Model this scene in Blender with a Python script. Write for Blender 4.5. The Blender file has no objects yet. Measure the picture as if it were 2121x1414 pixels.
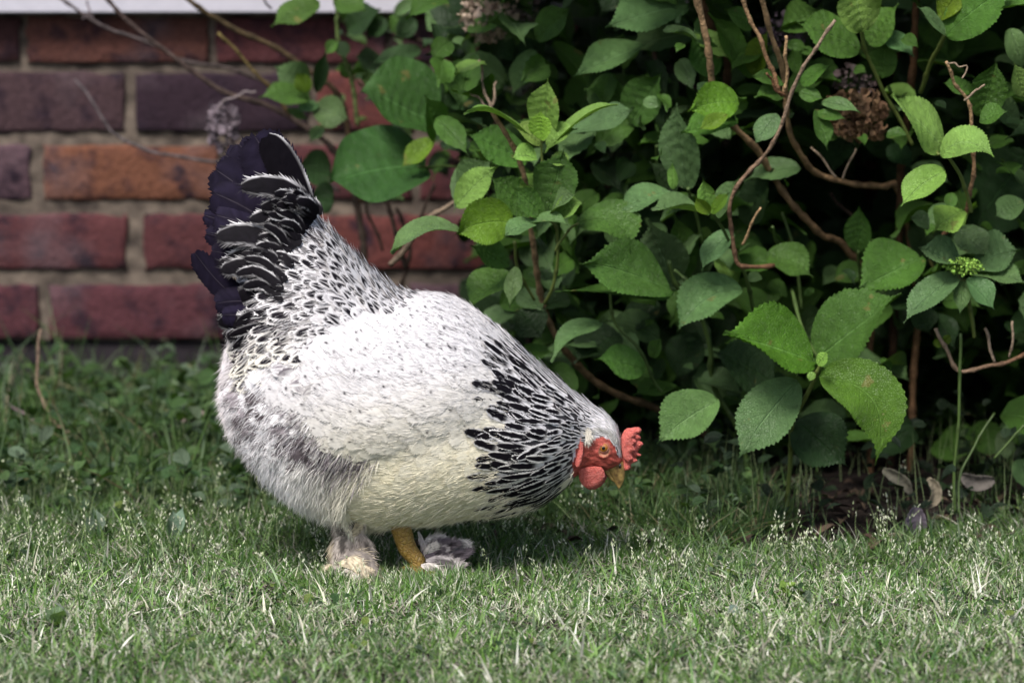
import bpy, math
import numpy as np
rng = np.random.default_rng(7)
sc = bpy.context.scene
COL = sc.collection
R = math.radians

# ---------------------------------------------------------------- camera
FPX = 7954.0                       # focal length in pixels of the 2121 px wide photograph
TH = math.atan(1497.0 / FPX)       # downward tilt
cd = bpy.data.cameras.new('camera'); cam = bpy.data.objects.new('camera', cd); COL.objects.link(cam)
cam.location = (0, 0, 1.0); cam.rotation_euler = (math.pi / 2 - TH, 0, 0)
cd.sensor_width = 36; cd.lens = FPX * 36 / 2121; cd.clip_start = 0.1; cd.clip_end = 600
cd.dof.use_dof = True; cd.dof.focus_distance = 4.04; cd.dof.aperture_fstop = 4.1
sc.camera = cam
# ---------------------------------------------------------------- sky, sun, exposure
SUN_EL, SUN_AZ = R(55), R(205)     # azimuth clockwise from +Y: behind the camera, a little to its left
w = bpy.data.worlds.new('World'); sc.world = w; w.use_nodes = True
nt = w.node_tree; bg = nt.nodes['Background']
sky = nt.nodes.new('ShaderNodeTexSky'); sky.sky_type = 'NISHITA'; sky.sun_disc = False
sky.sun_elevation = SUN_EL; sky.sun_rotation = SUN_AZ; sky.air_density = 1.0; sky.dust_density = 3.5; sky.ozone_density = 1.5
nt.links.new(sky.outputs[0], bg.inputs[0]); bg.inputs[1].default_value = 0.095
sl = bpy.data.lights.new('sun', 'SUN'); sl.energy = 2.5; sl.angle = R(18); sl.color = (1, .96, .92)
so = bpy.data.objects.new('sun', sl); COL.objects.link(so)
so.rotation_euler = (math.pi / 2 - SUN_EL, 0, -SUN_AZ + math.pi); so.location = (-1, -1, 4)
sc.view_settings.view_transform = 'Standard'; sc.view_settings.look = 'None'
sc.view_settings.exposure = 1.0; sc.view_settings.gamma = 1
sc.cycles.max_bounces = 6; sc.cycles.transparent_max_bounces = 4

# ---------------------------------------------------------------- helpers
CT, ST = math.cos(TH), math.sin(TH)
def P(px, py, Y):
    """world point seen at photo pixel (px, py) on the vertical plane y = Y (arrays welcome)"""
    px, py, Y = np.broadcast_arrays(np.asarray(px, float), np.asarray(py, float), np.asarray(Y, float))
    u = (px - 1060.5) / FPX; q = -(py - 707.0) / FPX
    t = Y / (CT + q * ST)
    return np.stack([u * t, Y, 1.0 + (-ST + q * CT) * t], -1)
def to_px(p):
    d = p - np.array([0, 0, 1.0]); f = d[..., 1] * CT - d[..., 2] * ST; up = d[..., 1] * ST + d[..., 2] * CT
    return 1060.5 + FPX * d[..., 0] / f, 707.0 - FPX * up / f
def nrm(a):
    return a / np.maximum(np.linalg.norm(a, axis=-1, keepdims=True), 1e-9)
def inpoly(x, y, poly):
    x = np.asarray(x, float); y = np.asarray(y, float); c = np.zeros(x.shape, bool); n = len(poly); j = n - 1
    for i in range(n):
        xi, yi = poly[i]; xj, yj = poly[j]
        if yi != yj:
            c ^= ((yi > y) != (yj > y)) & (x < (xj - xi) * (y - yi) / (yj - yi) + xi)
        j = i
    return c
def sstep(a, b, x):
    t = np.clip((x - a) / (b - a), 0, 1); return t * t * (3 - 2 * t)
def link(o, parent=None):
    COL.objects.link(o)
    if parent is not None: o.parent = parent
    return o
def tag(o, label=None, cat=None, group=None, kind=None):
    if label: o['label'] = label
    if cat: o['category'] = cat
    if group: o['group'] = group
    if kind: o['kind'] = kind
    return o
def empty(name, loc=(0, 0, 0)):
    o = bpy.data.objects.new(name, None); o.location = loc; o.empty_display_size = .05; return link(o)
def offset_for(parent):
    return np.array(parent.location) if parent is not None and parent.type == 'EMPTY' else (np.array(parent['_o']) if parent is not None and '_o' in parent else np.zeros(3))
class MB:
    """collects vertices, faces, colours and uvs of one mesh object"""
    def __init__(s): s.v = []; s.q = []; s.t = []; s.c = []; s.uv = []; s.n = 0
    def add(s, v, q=None, t=None, c=None, uv=None):
        v = np.asarray(v, float).reshape(-1, 3); n = len(v)
        s.v.append(v)
        if q is not None and len(q): s.q.append(np.asarray(q, int).reshape(-1, 4) + s.n)
        if t is not None and len(t): s.t.append(np.asarray(t, int).reshape(-1, 3) + s.n)
        if c is None: c = np.ones((n, 3))
        c = np.broadcast_to(np.asarray(c, float), (n, 3)) if np.ndim(c) < 2 else np.asarray(c, float).reshape(-1, 3)
        s.c.append(c); s.uv.append(np.zeros((n, 2)) if uv is None else np.asarray(uv, float).reshape(-1, 2))
        s.n += n
    def build(s, name, m, parent=None, smooth=True):
        v = np.concatenate(s.v).astype(np.float32); c = np.concatenate(s.c); uv = np.concatenate(s.uv)
        root = parent
        off = np.zeros(3)
        while root is not None:
            off = off + np.array(root.location); root = root.parent
        v = v - off.astype(np.float32)
        q = np.concatenate(s.q) if s.q else np.zeros((0, 4), int); t = np.concatenate(s.t) if s.t else np.zeros((0, 3), int)
        me = bpy.data.meshes.new(name)
        me.vertices.add(len(v)); me.vertices.foreach_set('co', v.ravel())
        li = np.concatenate([q.ravel(), t.ravel()]).astype(np.int32)
        me.loops.add(len(li)); me.loops.foreach_set('vertex_index', li)
        me.polygons.add(len(q) + len(t))
        st = np.concatenate([np.arange(len(q)) * 4, len(q) * 4 + np.arange(len(t)) * 3]).astype(np.int32)
        me.polygons.foreach_set('loop_start', st)
        me.polygons.foreach_set('use_smooth', np.full(len(q) + len(t), smooth))
        me.update(calc_edges=True)
        ca = me.color_attributes.new('Col', 'FLOAT_COLOR', 'POINT')
        ca.data.foreach_set('color', np.concatenate([c, np.ones((len(c), 1))], 1).astype(np.float32).ravel())
        ul = me.uv_layers.new(name='UVMap'); ul.data.foreach_set('uv', uv[li].astype(np.float32).ravel())
        me.materials.append(m); me.validate()
        o = bpy.data.objects.new(name, me); return link(o, parent)

# node material helper ------------------------------------------------------
class NM:
    def __init__(s, name):
        s.m = bpy.data.materials.new(name); s.m.use_nodes = True; s.nt = s.m.node_tree; s.b = s.nt.nodes['Principled BSDF']
        s.out = s.nt.nodes['Material Output']
    def n(s, t, **k):
        x = s.nt.nodes.new(t)
        for a, b in k.items(): setattr(x, a, b)
        return x
    def l(s, a, b): s.nt.links.new(a, b)
    def put(s, inp, v):
        if hasattr(v, 'is_output') or isinstance(v, bpy.types.NodeSocket): s.l(v, inp)
        else: inp.default_value = v
    def math(s, op, a, b=None, c=None):
        x = s.n('ShaderNodeMath', operation=op); s.put(x.inputs[0], a)
        if b is not None: s.put(x.inputs[1], b)
        if c is not None: s.put(x.inputs[2], c)
        return x.outputs[0]
    def mix(s, f, a, b, mode='MIX'):
        x = s.n('ShaderNodeMix', data_type='RGBA', blend_type=mode)
        s.put(x.inputs[0], f); s.put(x.inputs[6], a); s.put(x.inputs[7], b); return x.outputs[2]
    def noise(s, scale, detail=3, vec=None, out=0, rough=.5):
        x = s.n('ShaderNodeTexNoise'); x.inputs['Scale'].default_value = scale; x.inputs['Detail'].default_value = detail; x.inputs['Roughness'].default_value = rough
        if vec is None: vec = s.n('ShaderNodeTexCoord').outputs['Object']
        s.l(vec, x.inputs['Vector']); return x.outputs[out]
    def ramp(s, f, a, b, c0=(0, 0, 0, 1), c1=(1, 1, 1, 1)):
        x = s.n('ShaderNodeValToRGB'); s.put(x.inputs[0], f); e = x.color_ramp.elements
        e[0].position = a; e[0].color = c0; e[1].position = b; e[1].color = c1; return x.outputs[0]
    def attr(s): return s.n('ShaderNodeAttribute', attribute_name='Col').outputs[0]
    def bump(s, h, dist, strength=1.0):
        x = s.n('ShaderNodeBump'); x.inputs['Distance'].default_value = dist; x.inputs['Strength'].default_value = strength
        s.put(x.inputs['Height'], h); s.l(x.outputs[0], s.b.inputs['Normal'])
        return x
    def set(s, **k):
        names = dict(rough='Roughness', spec='Specular IOR Level', metal='Metallic', sss='Subsurface Weight', coat='Coat Weight', sheen='Sheen Weight', trans='Transmission Weight')
        for a, b in k.items(): s.put(s.b.inputs[names[a]], b)
    def color(s, v): s.put(s.b.inputs['Base Color'], v)
    def translucent(s, fac, col):
        tr = s.n('ShaderNodeBsdfTranslucent'); s.put(tr.inputs[0], col); mx = s.n('ShaderNodeMixShader'); s.put(mx.inputs[0], fac)
        s.l(s.b.outputs[0], mx.inputs[1]); s.l(tr.outputs[0], mx.inputs[2]); s.l(mx.outputs[0], s.out.inputs[0])
def mat_attr(name, rough=.7, spec=.3, bscale=0, bdist=0, nscale=0, namt=0.0, trans=0):
    m = NM(name); c = m.attr()
    if namt:
        f = m.noise(nscale, 4); g = m.math('MULTIPLY_ADD', f, 2 * namt, 1 - namt)
        cm = m.n('ShaderNodeVectorMath', operation='SCALE'); m.l(c, cm.inputs[0]); m.l(g, cm.inputs['Scale']); c = cm.outputs[0]
    m.color(c); m.set(rough=rough, spec=spec)
    if bdist: m.bump(m.noise(bscale, 5), bdist)
    if trans: m.translucent(trans, c)
    return m.m

def leaf_material(name, rough=.46, spec=.27, trans=.20):
    m = NM(name); c = m.attr()
    uv = m.n('ShaderNodeUVMap', uv_map='UVMap').outputs[0]
    sp = m.n('ShaderNodeSeparateXYZ'); m.l(uv, sp.inputs[0])
    au = m.math('ABSOLUTE', sp.outputs[0]); v = sp.outputs[1]
    ph = m.math('SUBTRACT', m.math('MULTIPLY', v, 7.5), m.math('MULTIPLY', m.math('POWER', au, .85), 2.3))
    fr = m.math('ABSOLUTE', m.math('SUBTRACT', m.math('FRACT', ph), .5))           # 0.5 on a vein
    lat = m.math('MULTIPLY', m.math('SMOOTH_MIN', m.math('MAXIMUM', m.math('MULTIPLY', m.math('SUBTRACT', fr, .45), 20.0), 0.0), 1.0, .1), m.math('SUBTRACT', 1.0, au))
    mid = m.math('MAXIMUM', m.math('SUBTRACT', 1.0, m.math('MULTIPLY', au, 26.0)), 0.0)
    vein = m.math('MINIMUM', m.math('ADD', m.math('MULTIPLY', lat, .5), mid), 1.0)
    # fine net of small veins and blotches
    vo = m.n('ShaderNodeTexVoronoi', feature='DISTANCE_TO_EDGE'); vo.inputs['Scale'].default_value = 420
    m.l(m.n('ShaderNodeTexCoord').outputs['Object'], vo.inputs['Vector'])
    net = m.math('MINIMUM', m.math('MULTIPLY', vo.outputs['Distance'], 6.0), 1.0)
    bl = m.noise(38, 5); bl2 = m.noise(150, 3)
    g = m.math('ADD', m.math('MULTIPLY', bl, .9), m.math('ADD', m.math('MULTIPLY', bl2, .5), m.math('MULTIPLY_ADD', net, .14, .20)))
    sc_ = m.n('ShaderNodeVectorMath', operation='SCALE'); m.l(c, sc_.inputs[0]); m.l(g, sc_.inputs['Scale'])
    hs = m.n('ShaderNodeHueSaturation'); hs.inputs['Saturation'].default_value = .85; hs.inputs['Value'].default_value = 2.7; m.l(c, hs.inputs['Color'])
    spot = m.math('MULTIPLY', m.ramp(m.noise(47, 3), .68, .72), .55); col = m.mix(spot, m.mix(m.math('MULTIPLY', vein, .8), sc_.outputs[0], hs.outputs[0]), (.16, .13, .04, 1))
    m.color(col); m.set(rough=m.math('MULTIPLY_ADD', bl, .25, rough - .1), spec=spec)
    h = m.math('ADD', m.math('MULTIPLY', vein, -1.0), m.math('ADD', m.math('MULTIPLY', net, .25), m.math('MULTIPLY', bl2, .5)))
    m.bump(h, .0018, 1.0)
    if trans:
        t2 = m.mix(1.0, col, (1.0, 1.15, .35, 1), 'MULTIPLY'); m.translucent(trans, t2)
    return m.m

M_LEAF = leaf_material('hydrangea leaf')
M_WEED = leaf_material('weed leaf', .5, .3, .25)
M_FEATHER = mat_attr('feather', .7, .08, 900, .0002)
M_DARKF = mat_attr('black feather', .55, .04, 900, .0002)
M_GRASS = mat_attr('grass blade', .5, .35, trans=.25)
M_STRAW = mat_attr('seed head', .6, .3, trans=.2)
M_BARK = mat_attr('bark', .8, .15, 260, .003, 110, .75)
M_STEM = mat_attr('green stem', .5, .35, 200, .0004, 60, .2)

# tubes ----------------------------------------------------------------------
def smooth_path(pts, n):
    pts = np.asarray(pts, float)
    if len(pts) < 3:
        t = np.linspace(0, 1, n)[:, None]; return pts[0] * (1 - t) + pts[-1] * t
    d = np.concatenate([[0], np.cumsum(np.linalg.norm(np.diff(pts[:, :3], axis=0), axis=1))]); tt = np.linspace(0, d[-1], n)
    ext = np.vstack([2 * pts[0] - pts[1], pts, 2 * pts[-1] - pts[-2]])
    out = []
    for x in tt:
        i = min(np.searchsorted(d, x, side='right') - 1, len(pts) - 2); f = (x - d[i]) / max(d[i + 1] - d[i], 1e-9)
        p0, p1, p2, p3 = ext[i], ext[i + 1], ext[i + 2], ext[i + 3]
        out.append(.5 * (2 * p1 + (p2 - p0) * f + (2 * p0 - 5 * p1 + 4 * p2 - p3) * f * f + (3 * p1 - p0 - 3 * p2 + p3) * f ** 3))
    return np.array(out)
def add_tube(mb, pts, rad, col, n=None, seg=8, knots=0, wob=0, col2=None):
    """pts: (k,3); rad: scalar / list. knots: swelling nodes along the stem"""
    pts = np.asarray(pts, float); k = len(pts)
    rad = np.broadcast_to(np.asarray(rad, float), (k,)) if np.ndim(rad) == 0 else np.interp(np.linspace(0, 1, k), np.linspace(0, 1, len(rad)), rad)
    n = n or max(6, k * 7)
    pr = smooth_path(np.hstack([pts, rad[:, None]]), n); p = pr[:, :3]; r = np.maximum(pr[:, 3], rad.min() * .5)
    if wob:
        ph = rng.uniform(0, 6.28, 3); tt = np.linspace(0, n * .35, n)
        p = p + wob * np.stack([np.sin(tt + ph[0]), np.sin(tt * .8 + ph[1]), np.sin(tt * 1.2 + ph[2])], 1) * sstep(0, .1, np.linspace(0, 1, n))[:, None]
    kn = np.zeros(n)
    if knots:
        L = np.linalg.norm(np.diff(p, axis=0), axis=1).sum(); m = max(1, int(L / knots))
        for q in (np.arange(m) + rng.uniform(.2, .8, m)) / m * (n - 1): kn += np.exp(-((np.arange(n) - q) / .7) ** 2)
    p = p + np.cumsum(rng.normal(0, .00035, (n, 3)) * (kn[:, None] > .3), axis=0) * (1 if knots else 0); r = r * (1 + .45 * np.minimum(kn, 1)) * (1 + rng.normal(0, .05 if knots else .01, n))
    t = nrm(np.gradient(p, axis=0)); a = nrm(np.cross(t, np.array([.13, 1, .07]))); b = np.cross(t, a)
    th = np.arange(seg) * 2 * math.pi / seg
    ring = p[:, None] + r[:, None, None] * (a[:, None] * np.cos(th)[None, :, None] + b[:, None] * np.sin(th)[None, :, None])
    v = ring.reshape(-1, 3)
    i = np.arange(n - 1)[:, None] * seg; j = np.arange(seg)[None]; j2 = (j + 1) % seg
    q = np.stack([i + j, i + j2, i + seg + j2, i + seg + j], -1).reshape(-1, 4)
    c = np.broadcast_to(np.asarray(col, float), (n, 3)) if col2 is None else np.asarray(col)[None] * (1 - np.linspace(0, 1, n)[:, None]) + np.asarray(col2)[None] * np.linspace(0, 1, n)[:, None]
    c = np.repeat(c * (1 - .45 * np.minimum(kn, 1))[:, None], seg, 0)
    e0, e1 = n * seg, n * seg + 1
    v = np.vstack([v, p[0], p[-1]]); c = np.vstack([c, c[0], c[-1]])
    tr = [[e0, (s + 1) % seg, s] for s in range(seg)] + [[e1, (n - 1) * seg + s, (n - 1) * seg + (s + 1) % seg] for s in range(seg)]
    mb.add(v, q, tr, c)

# leaves -----------------------------------------------------------------------
def add_leaves(mb, B, T, C, N, W, col, rows=12, K=2, fold=.25, relief=1.0, serr=.05, shape=.78, pointy=1.0, wave=.03, seed=0):
    """a batch of leaves: base B, tip T, bezier control C, upper-side normal N, full width W, colour"""
    r = np.random.default_rng(seed + 11)
    B, T, C, N = (np.atleast_2d(np.asarray(a, float)) for a in (B, T, C, N)); n = len(B)
    relief = np.asarray(relief, float); W = np.broadcast_to(np.asarray(W, float), (n,)); col = np.broadcast_to(np.asarray(col, float), (n, 3))
    fold = np.broadcast_to(np.asarray(fold, float), (n,)); wave = np.broadcast_to(np.asarray(wave, float), (n,))[:, None, None]; shape = np.broadcast_to(np.asarray(shape, float), (n,))
    v = np.linspace(0, 1, rows + 1)[None, :, None]
    cen = (1 - v) ** 2 * B[:, None] + 2 * v * (1 - v) * C[:, None] + v ** 2 * T[:, None]
    tan = nrm(2 * (1 - v) * (C - B)[:, None] + 2 * v * (T - C)[:, None])
    nn = nrm(N[:, None] - tan * np.sum(N[:, None] * tan, -1, keepdims=True)); sd = np.cross(tan, nn)
    tw = (r.normal(0, .55, (n, 1, 1)) * (v - .35) + r.normal(0, .12, (n, 1, 1))); sd, nn = sd * np.cos(tw) + nn * np.sin(tw), nn * np.cos(tw) - sd * np.sin(tw)
    vv = v[..., 0]
    pointy = np.broadcast_to(np.asarray(pointy, float), (n,))[:, None]
    prof = np.sin(math.pi * np.clip(vv, 1e-4, .999) ** shape[:, None]) ** (.70 + 1.5 * pointy * sstep(.38, .98, vv))
    prof = prof * (1 + .05 * np.sin(5 * vv + r.uniform(0, 6.28, (n, 1)))) ; prof = np.maximum(prof, .012)
    us = np.linspace(-1, 1, 2 * K + 1); U = us[None, None, :, None]
    hw = (W[:, None] / 2 * prof)[:, :, None, None]
    ph = r.uniform(0, 6.28, (n, 1, 1)); ph2 = r.uniform(0, 6.28, (n, 1, 1))
    lw = W[:, None, None]
    au = np.abs(us)[None, None, :]
    z = lw * (fold[:, None, None] * au ** 1.2 * prof[:, :, None] * .5
              + relief * .022 * np.cos(2 * math.pi * (7.5 * vv[:, :, None] - 2.3 * au ** .85)) * np.sin(math.pi * np.minimum(au, 1)) 
              + wave * np.sin(9 * vv[:, :, None] + ph + (us[None, None, :] > 0) * 1.7) * au ** 2
              + wave * .8 * np.sin(4 * vv[:, :, None] + 3 * us[None, None, :] + ph2))
    pos = cen[:, :, None] + sd[:, :, None] * U * hw + nn[:, :, None] * z[..., None]
    # veins run forward: shift edge points toward the tip
    pos = pos + tan[:, :, None] * (au[..., None] ** 1.3) * .10 * lw[..., None] * np.sin(math.pi * vv)[:, :, None, None]
    serr = np.broadcast_to(np.asarray(serr, float), (n,))
    if serr.max() > 0:
        for j, s in ((0, -1), (2 * K, 1)):
            k = (((np.arange(rows + 1) + int(s > 0)) % 2) * 2 - 1)[None, :, None] * np.sin(math.pi * np.clip(vv, 0, 1))[:, :, None] ** .5 * serr[:, None, None] * .5 * r.uniform(.3, 1.5, (n, rows + 1, 1))
            pos[:, :, j] += sd * s * k * W[:, None, None] * .7 + tan * k * W[:, None, None] * .5
    nc = 2 * K + 1; nv = (rows + 1) * nc
    a = (np.arange(rows)[:, None] * nc + np.arange(nc - 1)[None]).ravel(); f = np.stack([a, a + 1, a + nc + 1, a + nc], 1)
    q = (np.arange(n)[:, None, None] * nv + f[None]).reshape(-1, 4)
    uv = np.stack(np.broadcast_arrays(us[None, None, :], vv[:, :, None] + r.uniform(-.04, .04, (n, 1, 1))), -1)
    uv = np.broadcast_to(uv, (n, rows + 1, nc, 2))
    cc = np.broadcast_to(col[:, None, None, :], (n, rows + 1, nc, 3))
    mb.add(pos.reshape(-1, 3), q, None, cc.reshape(-1, 3), uv.reshape(-1, 2))

# feathers -----------------------------------------------------------------------
def add_feathers(mb, C, S, N, hw, colfn, prof='broad', us=(.0, .4, .7, 1.0), tooth=.3, cup=.12, skew=.5, jit=.08, r=rng, tip=1.0):
    """C,S,N: (n, M+1, 3) centre line, side and normal vectors; hw (n,) half width.  The vane is a grid whose rim ends in loose barbs"""
    n, M1, _ = C.shape; M = M1 - 1; us = np.array(us); U = np.concatenate([-us[:0:-1], us]); nc = len(U)
    v = np.linspace(0, 1, M1)
    if prof == 'broad': pf = np.minimum(1, (v / .35 + .08) ** .6) * np.sqrt(np.maximum(1 - v ** 4.5, .0)) ; pf[-1] = .28
    elif prof == 'hackle': pf = (np.maximum(v, .03) ** .45) * (np.maximum(1 - v, 0) ** .42) * 1.55; pf[-1] = .16; pf = np.minimum(pf, 1)
    elif prof == 'long': pf = np.minimum(1, (v / .25 + .15) ** .5) * np.maximum(1 - v ** 7, 0) ** .5; pf[-1] = .3
    else: pf = np.minimum(1, (v / .4 + .1) ** .5) * (1 - .5 * v ** 2); pf[-1] = .3
    h = hw[:, None] * pf[None]
    T = nrm(np.gradient(C, axis=1))
    uu = U[None, None, :, None]; H = h[:, :, None, None]; HW = hw[:, None, None, None]
    pos = C[:, :, None] + S[:, :, None] * uu * H - N[:, :, None] * cup * uu ** 2 * H + T[:, :, None] * np.abs(uu) * skew * H * (v[None, :, None, None] * .7 - .1)
    pos = pos + r.normal(0, 1, (n, M1, nc, 1)) * .010 * HW * N[:, :, None]
    vv = np.broadcast_to(v[None, :, None], (n, M1, nc)); uf = np.broadcast_to(U[None, None, :], (n, M1, nc))
    col = colfn(uf, vv)                                                  # (n, M1, nc, 3)
    col = np.clip(col * (1 + r.normal(0, jit, (n, M1, nc, 1))), 0, .9)
    nv0 = M1 * nc
    # loose barbs
    rows = np.arange(M)
    tv, tc = [], []
    for j, s in ((0, -1), (nc - 1, 1)):
        e0, e1 = pos[:, :-1, j], pos[:, 1:, j]
        hh = np.maximum(h[:, 1:], hw[:, None] * .35)[..., None]
        k = tooth * r.uniform(.3, 1.3, (n, M, 1)) * hh
        tv.append((e0 + e1) * .5 + S[:, 1:] * s * k * .75 + T[:, 1:] * k * 1.35 + N[:, 1:] * r.normal(-.05, .10, (n, M, 1)) * k)
        tc.append(.5 * (col[:, :-1, j] + col[:, 1:, j]))
    e = pos[:, -1]; em = .5 * (e[:, :-1] + e[:, 1:]); k = tooth * tip * r.uniform(.3, 1.4, (n, nc - 1, 1)) * hw[:, None, None]
    side = np.linspace(-1, 1, nc - 1)[None, :, None]
    ev = em + T[:, -1][:, None] * k * 1.2 + S[:, -1][:, None] * side * k * .6 + N[:, -1][:, None] * r.normal(0, .25, (n, nc - 1, 1)) * k
    ec = .5 * (col[:, -1, :-1] + col[:, -1, 1:])
    allv = np.concatenate([pos.reshape(n, -1, 3), tv[0], tv[1], ev], 1); allc = np.concatenate([col.reshape(n, -1, 3), tc[0], tc[1], ec], 1)
    nv = allv.shape[1]
    a = (np.arange(M)[:, None] * nc + np.arange(nc - 1)[None]).ravel(); f = np.stack([a, a + 1, a + nc + 1, a + nc], 1)
    t1 = np.stack([rows * nc, (rows + 1) * nc, nv0 + rows], 1); t2 = np.stack([rows * nc + nc - 1, nv0 + M + rows, (rows + 1) * nc + nc - 1], 1)
    cc = np.arange(nc - 1); t3 = np.stack([M * nc + cc, M * nc + cc + 1, nv0 + 2 * M + cc], 1); t = np.vstack([t1, t2, t3])
    o = np.arange(n)[:, None, None] * nv
    mb.add(allv.reshape(-1, 3), (o + f[None]).reshape(-1, 4), (o + t[None]).reshape(-1, 3), np.clip(allc, 0, .9).reshape(-1, 3))
def add_strands(mb, P0, D, L, wid, col, bend, segs=3):
    """tapering hairs: root P0, direction D, length L, root width wid, colour, bend vector"""
    n = len(P0); side = nrm(np.cross(D, rng.normal(0, 1, (n, 3)) * .3 + np.array([0, -1.0, 0]))); v = np.linspace(0, 1, segs + 1)
    pts = P0[:, None] + D[:, None] * (L[:, None] * v)[..., None] + bend[:, None] * (L[:, None] * v ** 2)[..., None]
    wv = (wid[:, None] * (1 - v ** 1.5))[..., None] * side[:, None] * .5
    a = pts[:, :-1] - wv[:, :-1]; b = pts[:, :-1] + wv[:, :-1]
    vs = np.concatenate([np.stack([a, b], 2).reshape(n, -1, 3), pts[:, -1:]], 1); nv = 2 * segs + 1
    q = np.array([[2 * i, 2 * i + 1, 2 * i + 3, 2 * i + 2] for i in range(segs - 1)]); t = np.array([[2 * segs - 2, 2 * segs - 1, 2 * segs]])
    o = np.arange(n)[:, None, None] * nv
    c = np.repeat(col[:, None], nv, 1)
    mb.add(vs.reshape(-1, 3), (o + q[None]).reshape(-1, 4), (o + t[None]).reshape(-1, 3), c.reshape(-1, 3))
def vnoise(p, s, seed=0):
    """cheap smooth noise in -1..1 at points p (…,3)"""
    r = np.random.default_rng(seed); o = 0
    for k in range(5):
        d = r.normal(0, 1, 3); o = o + np.sin(p @ d * s * (1 + .6 * k) + r.uniform(0, 6.28)) / (1 + .35 * k)
    return o / 3.0

# ================================================================= THE SETTING
gm = NM('soil'); f = gm.noise(6, 5); g2 = gm.noise(90, 6)
gm.color(gm.mix(gm.ramp(g2, .35, .7), (.008, .006, .006, 1), (.028, .021, .017, 1))); gm.set(rough=.95, spec=.1); gm.bump(g2, .01)
mb = MB(); xs = np.linspace(-1.2, 1.2, 121); ys = np.linspace(3.0, 5.0, 101)
X, Y = np.meshgrid(xs, ys); Z = np.zeros_like(X)
big = 120.0
ex = np.concatenate([[-big, -20, -4], xs, [4, 20, big]]); ey = np.concatenate([[-60, -8, 1], ys, [9, 40, big]])
X, Y = np.meshgrid(ex, ey); pp = np.stack([X, Y, 0 * X], -1)
Z = (.004 * vnoise(pp, 12, 3) + .002 * vnoise(pp, 45, 4)) * (np.abs(X) < 1.3) * (Y > 2.9) * (Y < 5.1) - .004
n0, n1 = X.shape; a = (np.arange(n0 - 1)[:, None] * n1 + np.arange(n1 - 1)[None]).ravel()
mb.add(np.stack([X, Y, Z], -1), np.stack([a, a + 1, a + n1 + 1, a + n1], 1))
tag(mb.build('ground', gm.m), kind='structure')
def gz(x, y):
    p = np.stack([x, y, 0 * x], -1); return .004 * vnoise(p, 12, 3) + .002 * vnoise(p, 45, 4) - .004

# ---- brick wall ---------------------------------------------------------------
WY = 5.0
def wx(px): return float(P(px, 500, WY)[0])
def wz(py): return float(P(1060, py, WY)[2])
wall = tag(empty('brick_wall', (0, WY, 0)), 'old weathered brick wall of red, orange and purple bricks behind the hen', 'wall')
bm_ = NM('brick'); c = bm_.attr(); tc = bm_.n('ShaderNodeTexCoord').outputs['Object']
n1_ = bm_.noise(22, 6, tc, rough=.65); n2_ = bm_.noise(140, 4, tc); n3_ = bm_.noise(9, 4, tc)
c1 = bm_.mix(bm_.ramp(n1_, .50, .66), c, (.018, .011, .018, 1)); c2 = bm_.mix(bm_.math('MULTIPLY', bm_.ramp(n3_, .52, .72), .45), c1, (.11, .085, .095, 1))
c3 = bm_.mix(.9, c2, bm_.mix(n2_, (.35, .35, .35, 1), (1.5, 1.5, 1.5, 1)), 'MULTIPLY')
bm_.color(c3); bm_.set(rough=.9, spec=.15); bm_.bump(bm_.math('ADD', n1_, n2_), .0025)
mm = NM('mortar'); f = mm.noise(40, 6); f2 = mm.noise(11, 4)
mm.color(mm.mix(mm.ramp(f, .3, .75), (.040, .032, .028, 1), (.18, .145, .115, 1))); mm.set(rough=.95, spec=.1); mm.bump(f, .004)
def add_brick(mb, x0, x1, z0, z1, y0, y1, col, r=.0035):
    # rounded, slightly irregular box: front face grid with worn edges
    nx, nz = 15, 7
    gx = np.concatenate([[x0], np.linspace(x0 + r, x1 - r, nx - 2), [x1]]); gz_ = np.concatenate([[z0], np.linspace(z0 + r, z1 - r, nz - 2), [z1]])
    Xg, Zg = np.meshgrid(gx, gz_); Yg = np.full_like(Xg, y0)
    edge = np.zeros_like(Xg); edge[0] = edge[-1] = 1; edge[:, 0] = edge[:, -1] = 1
    Yg = Yg + edge * r * .5 + rng.normal(0, .0006, Xg.shape)
    Xg = Xg + rng.normal(0, .0016, Xg.shape) * edge; Zg = Zg + rng.normal(0, .0013, Xg.shape) * edge
    v = np.stack([Xg, Yg, Zg], -1).reshape(-1, 3); a = (np.arange(nz - 1)[:, None] * nx + np.arange(nx - 1)[None]).ravel()
    q = np.stack([a, a + 1, a + nx + 1, a + nx], 1).tolist()
    back = v.copy(); back[:, 1] = y1; ring = list(range(nx)) + [nx * k + nx - 1 for k in range(1, nz)] + [nx * (nz - 1) + k for k in range(nx - 2, -1, -1)] + [nx * k for k in range(nz - 2, 0, -1)]
    m = nx * nz
    for i in range(len(ring)):
        p, q_ = ring[i], ring[(i + 1) % len(ring)]; q.append([q_, p, p + m, q_ + m])
    mb.add(np.vstack([v, back]), q, None, col)
courses = [ # (top, bottom, [(x0, x1, colour)])
 (38, 130, [(-320, 52, 'dark'), (68, 436, 'redbrown'), (456, 800, 'red'), (818, 1170, 'brown')]),
 (152, 272, [(-190, 262, 'purple'), (286, 640, 'plum'), (660, 860, 'brightred'), (880, 1240, 'red')]),
 (302, 415, [(-250, 66, 'mauve'), (94, 452, 'orange'), (474, 850, 'red'), (870, 1230, 'red')]),
 (446, 558, [(-110, 262, 'red'), (298, 640, 'red'), (662, 1010, 'brightred'), (1030, 1390, 'red')]),
 (590, 702, [(-300, 76, 'red2'), (100, 468, 'red2'), (490, 830, 'red'), (850, 1200, 'mauve')]),
]
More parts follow.
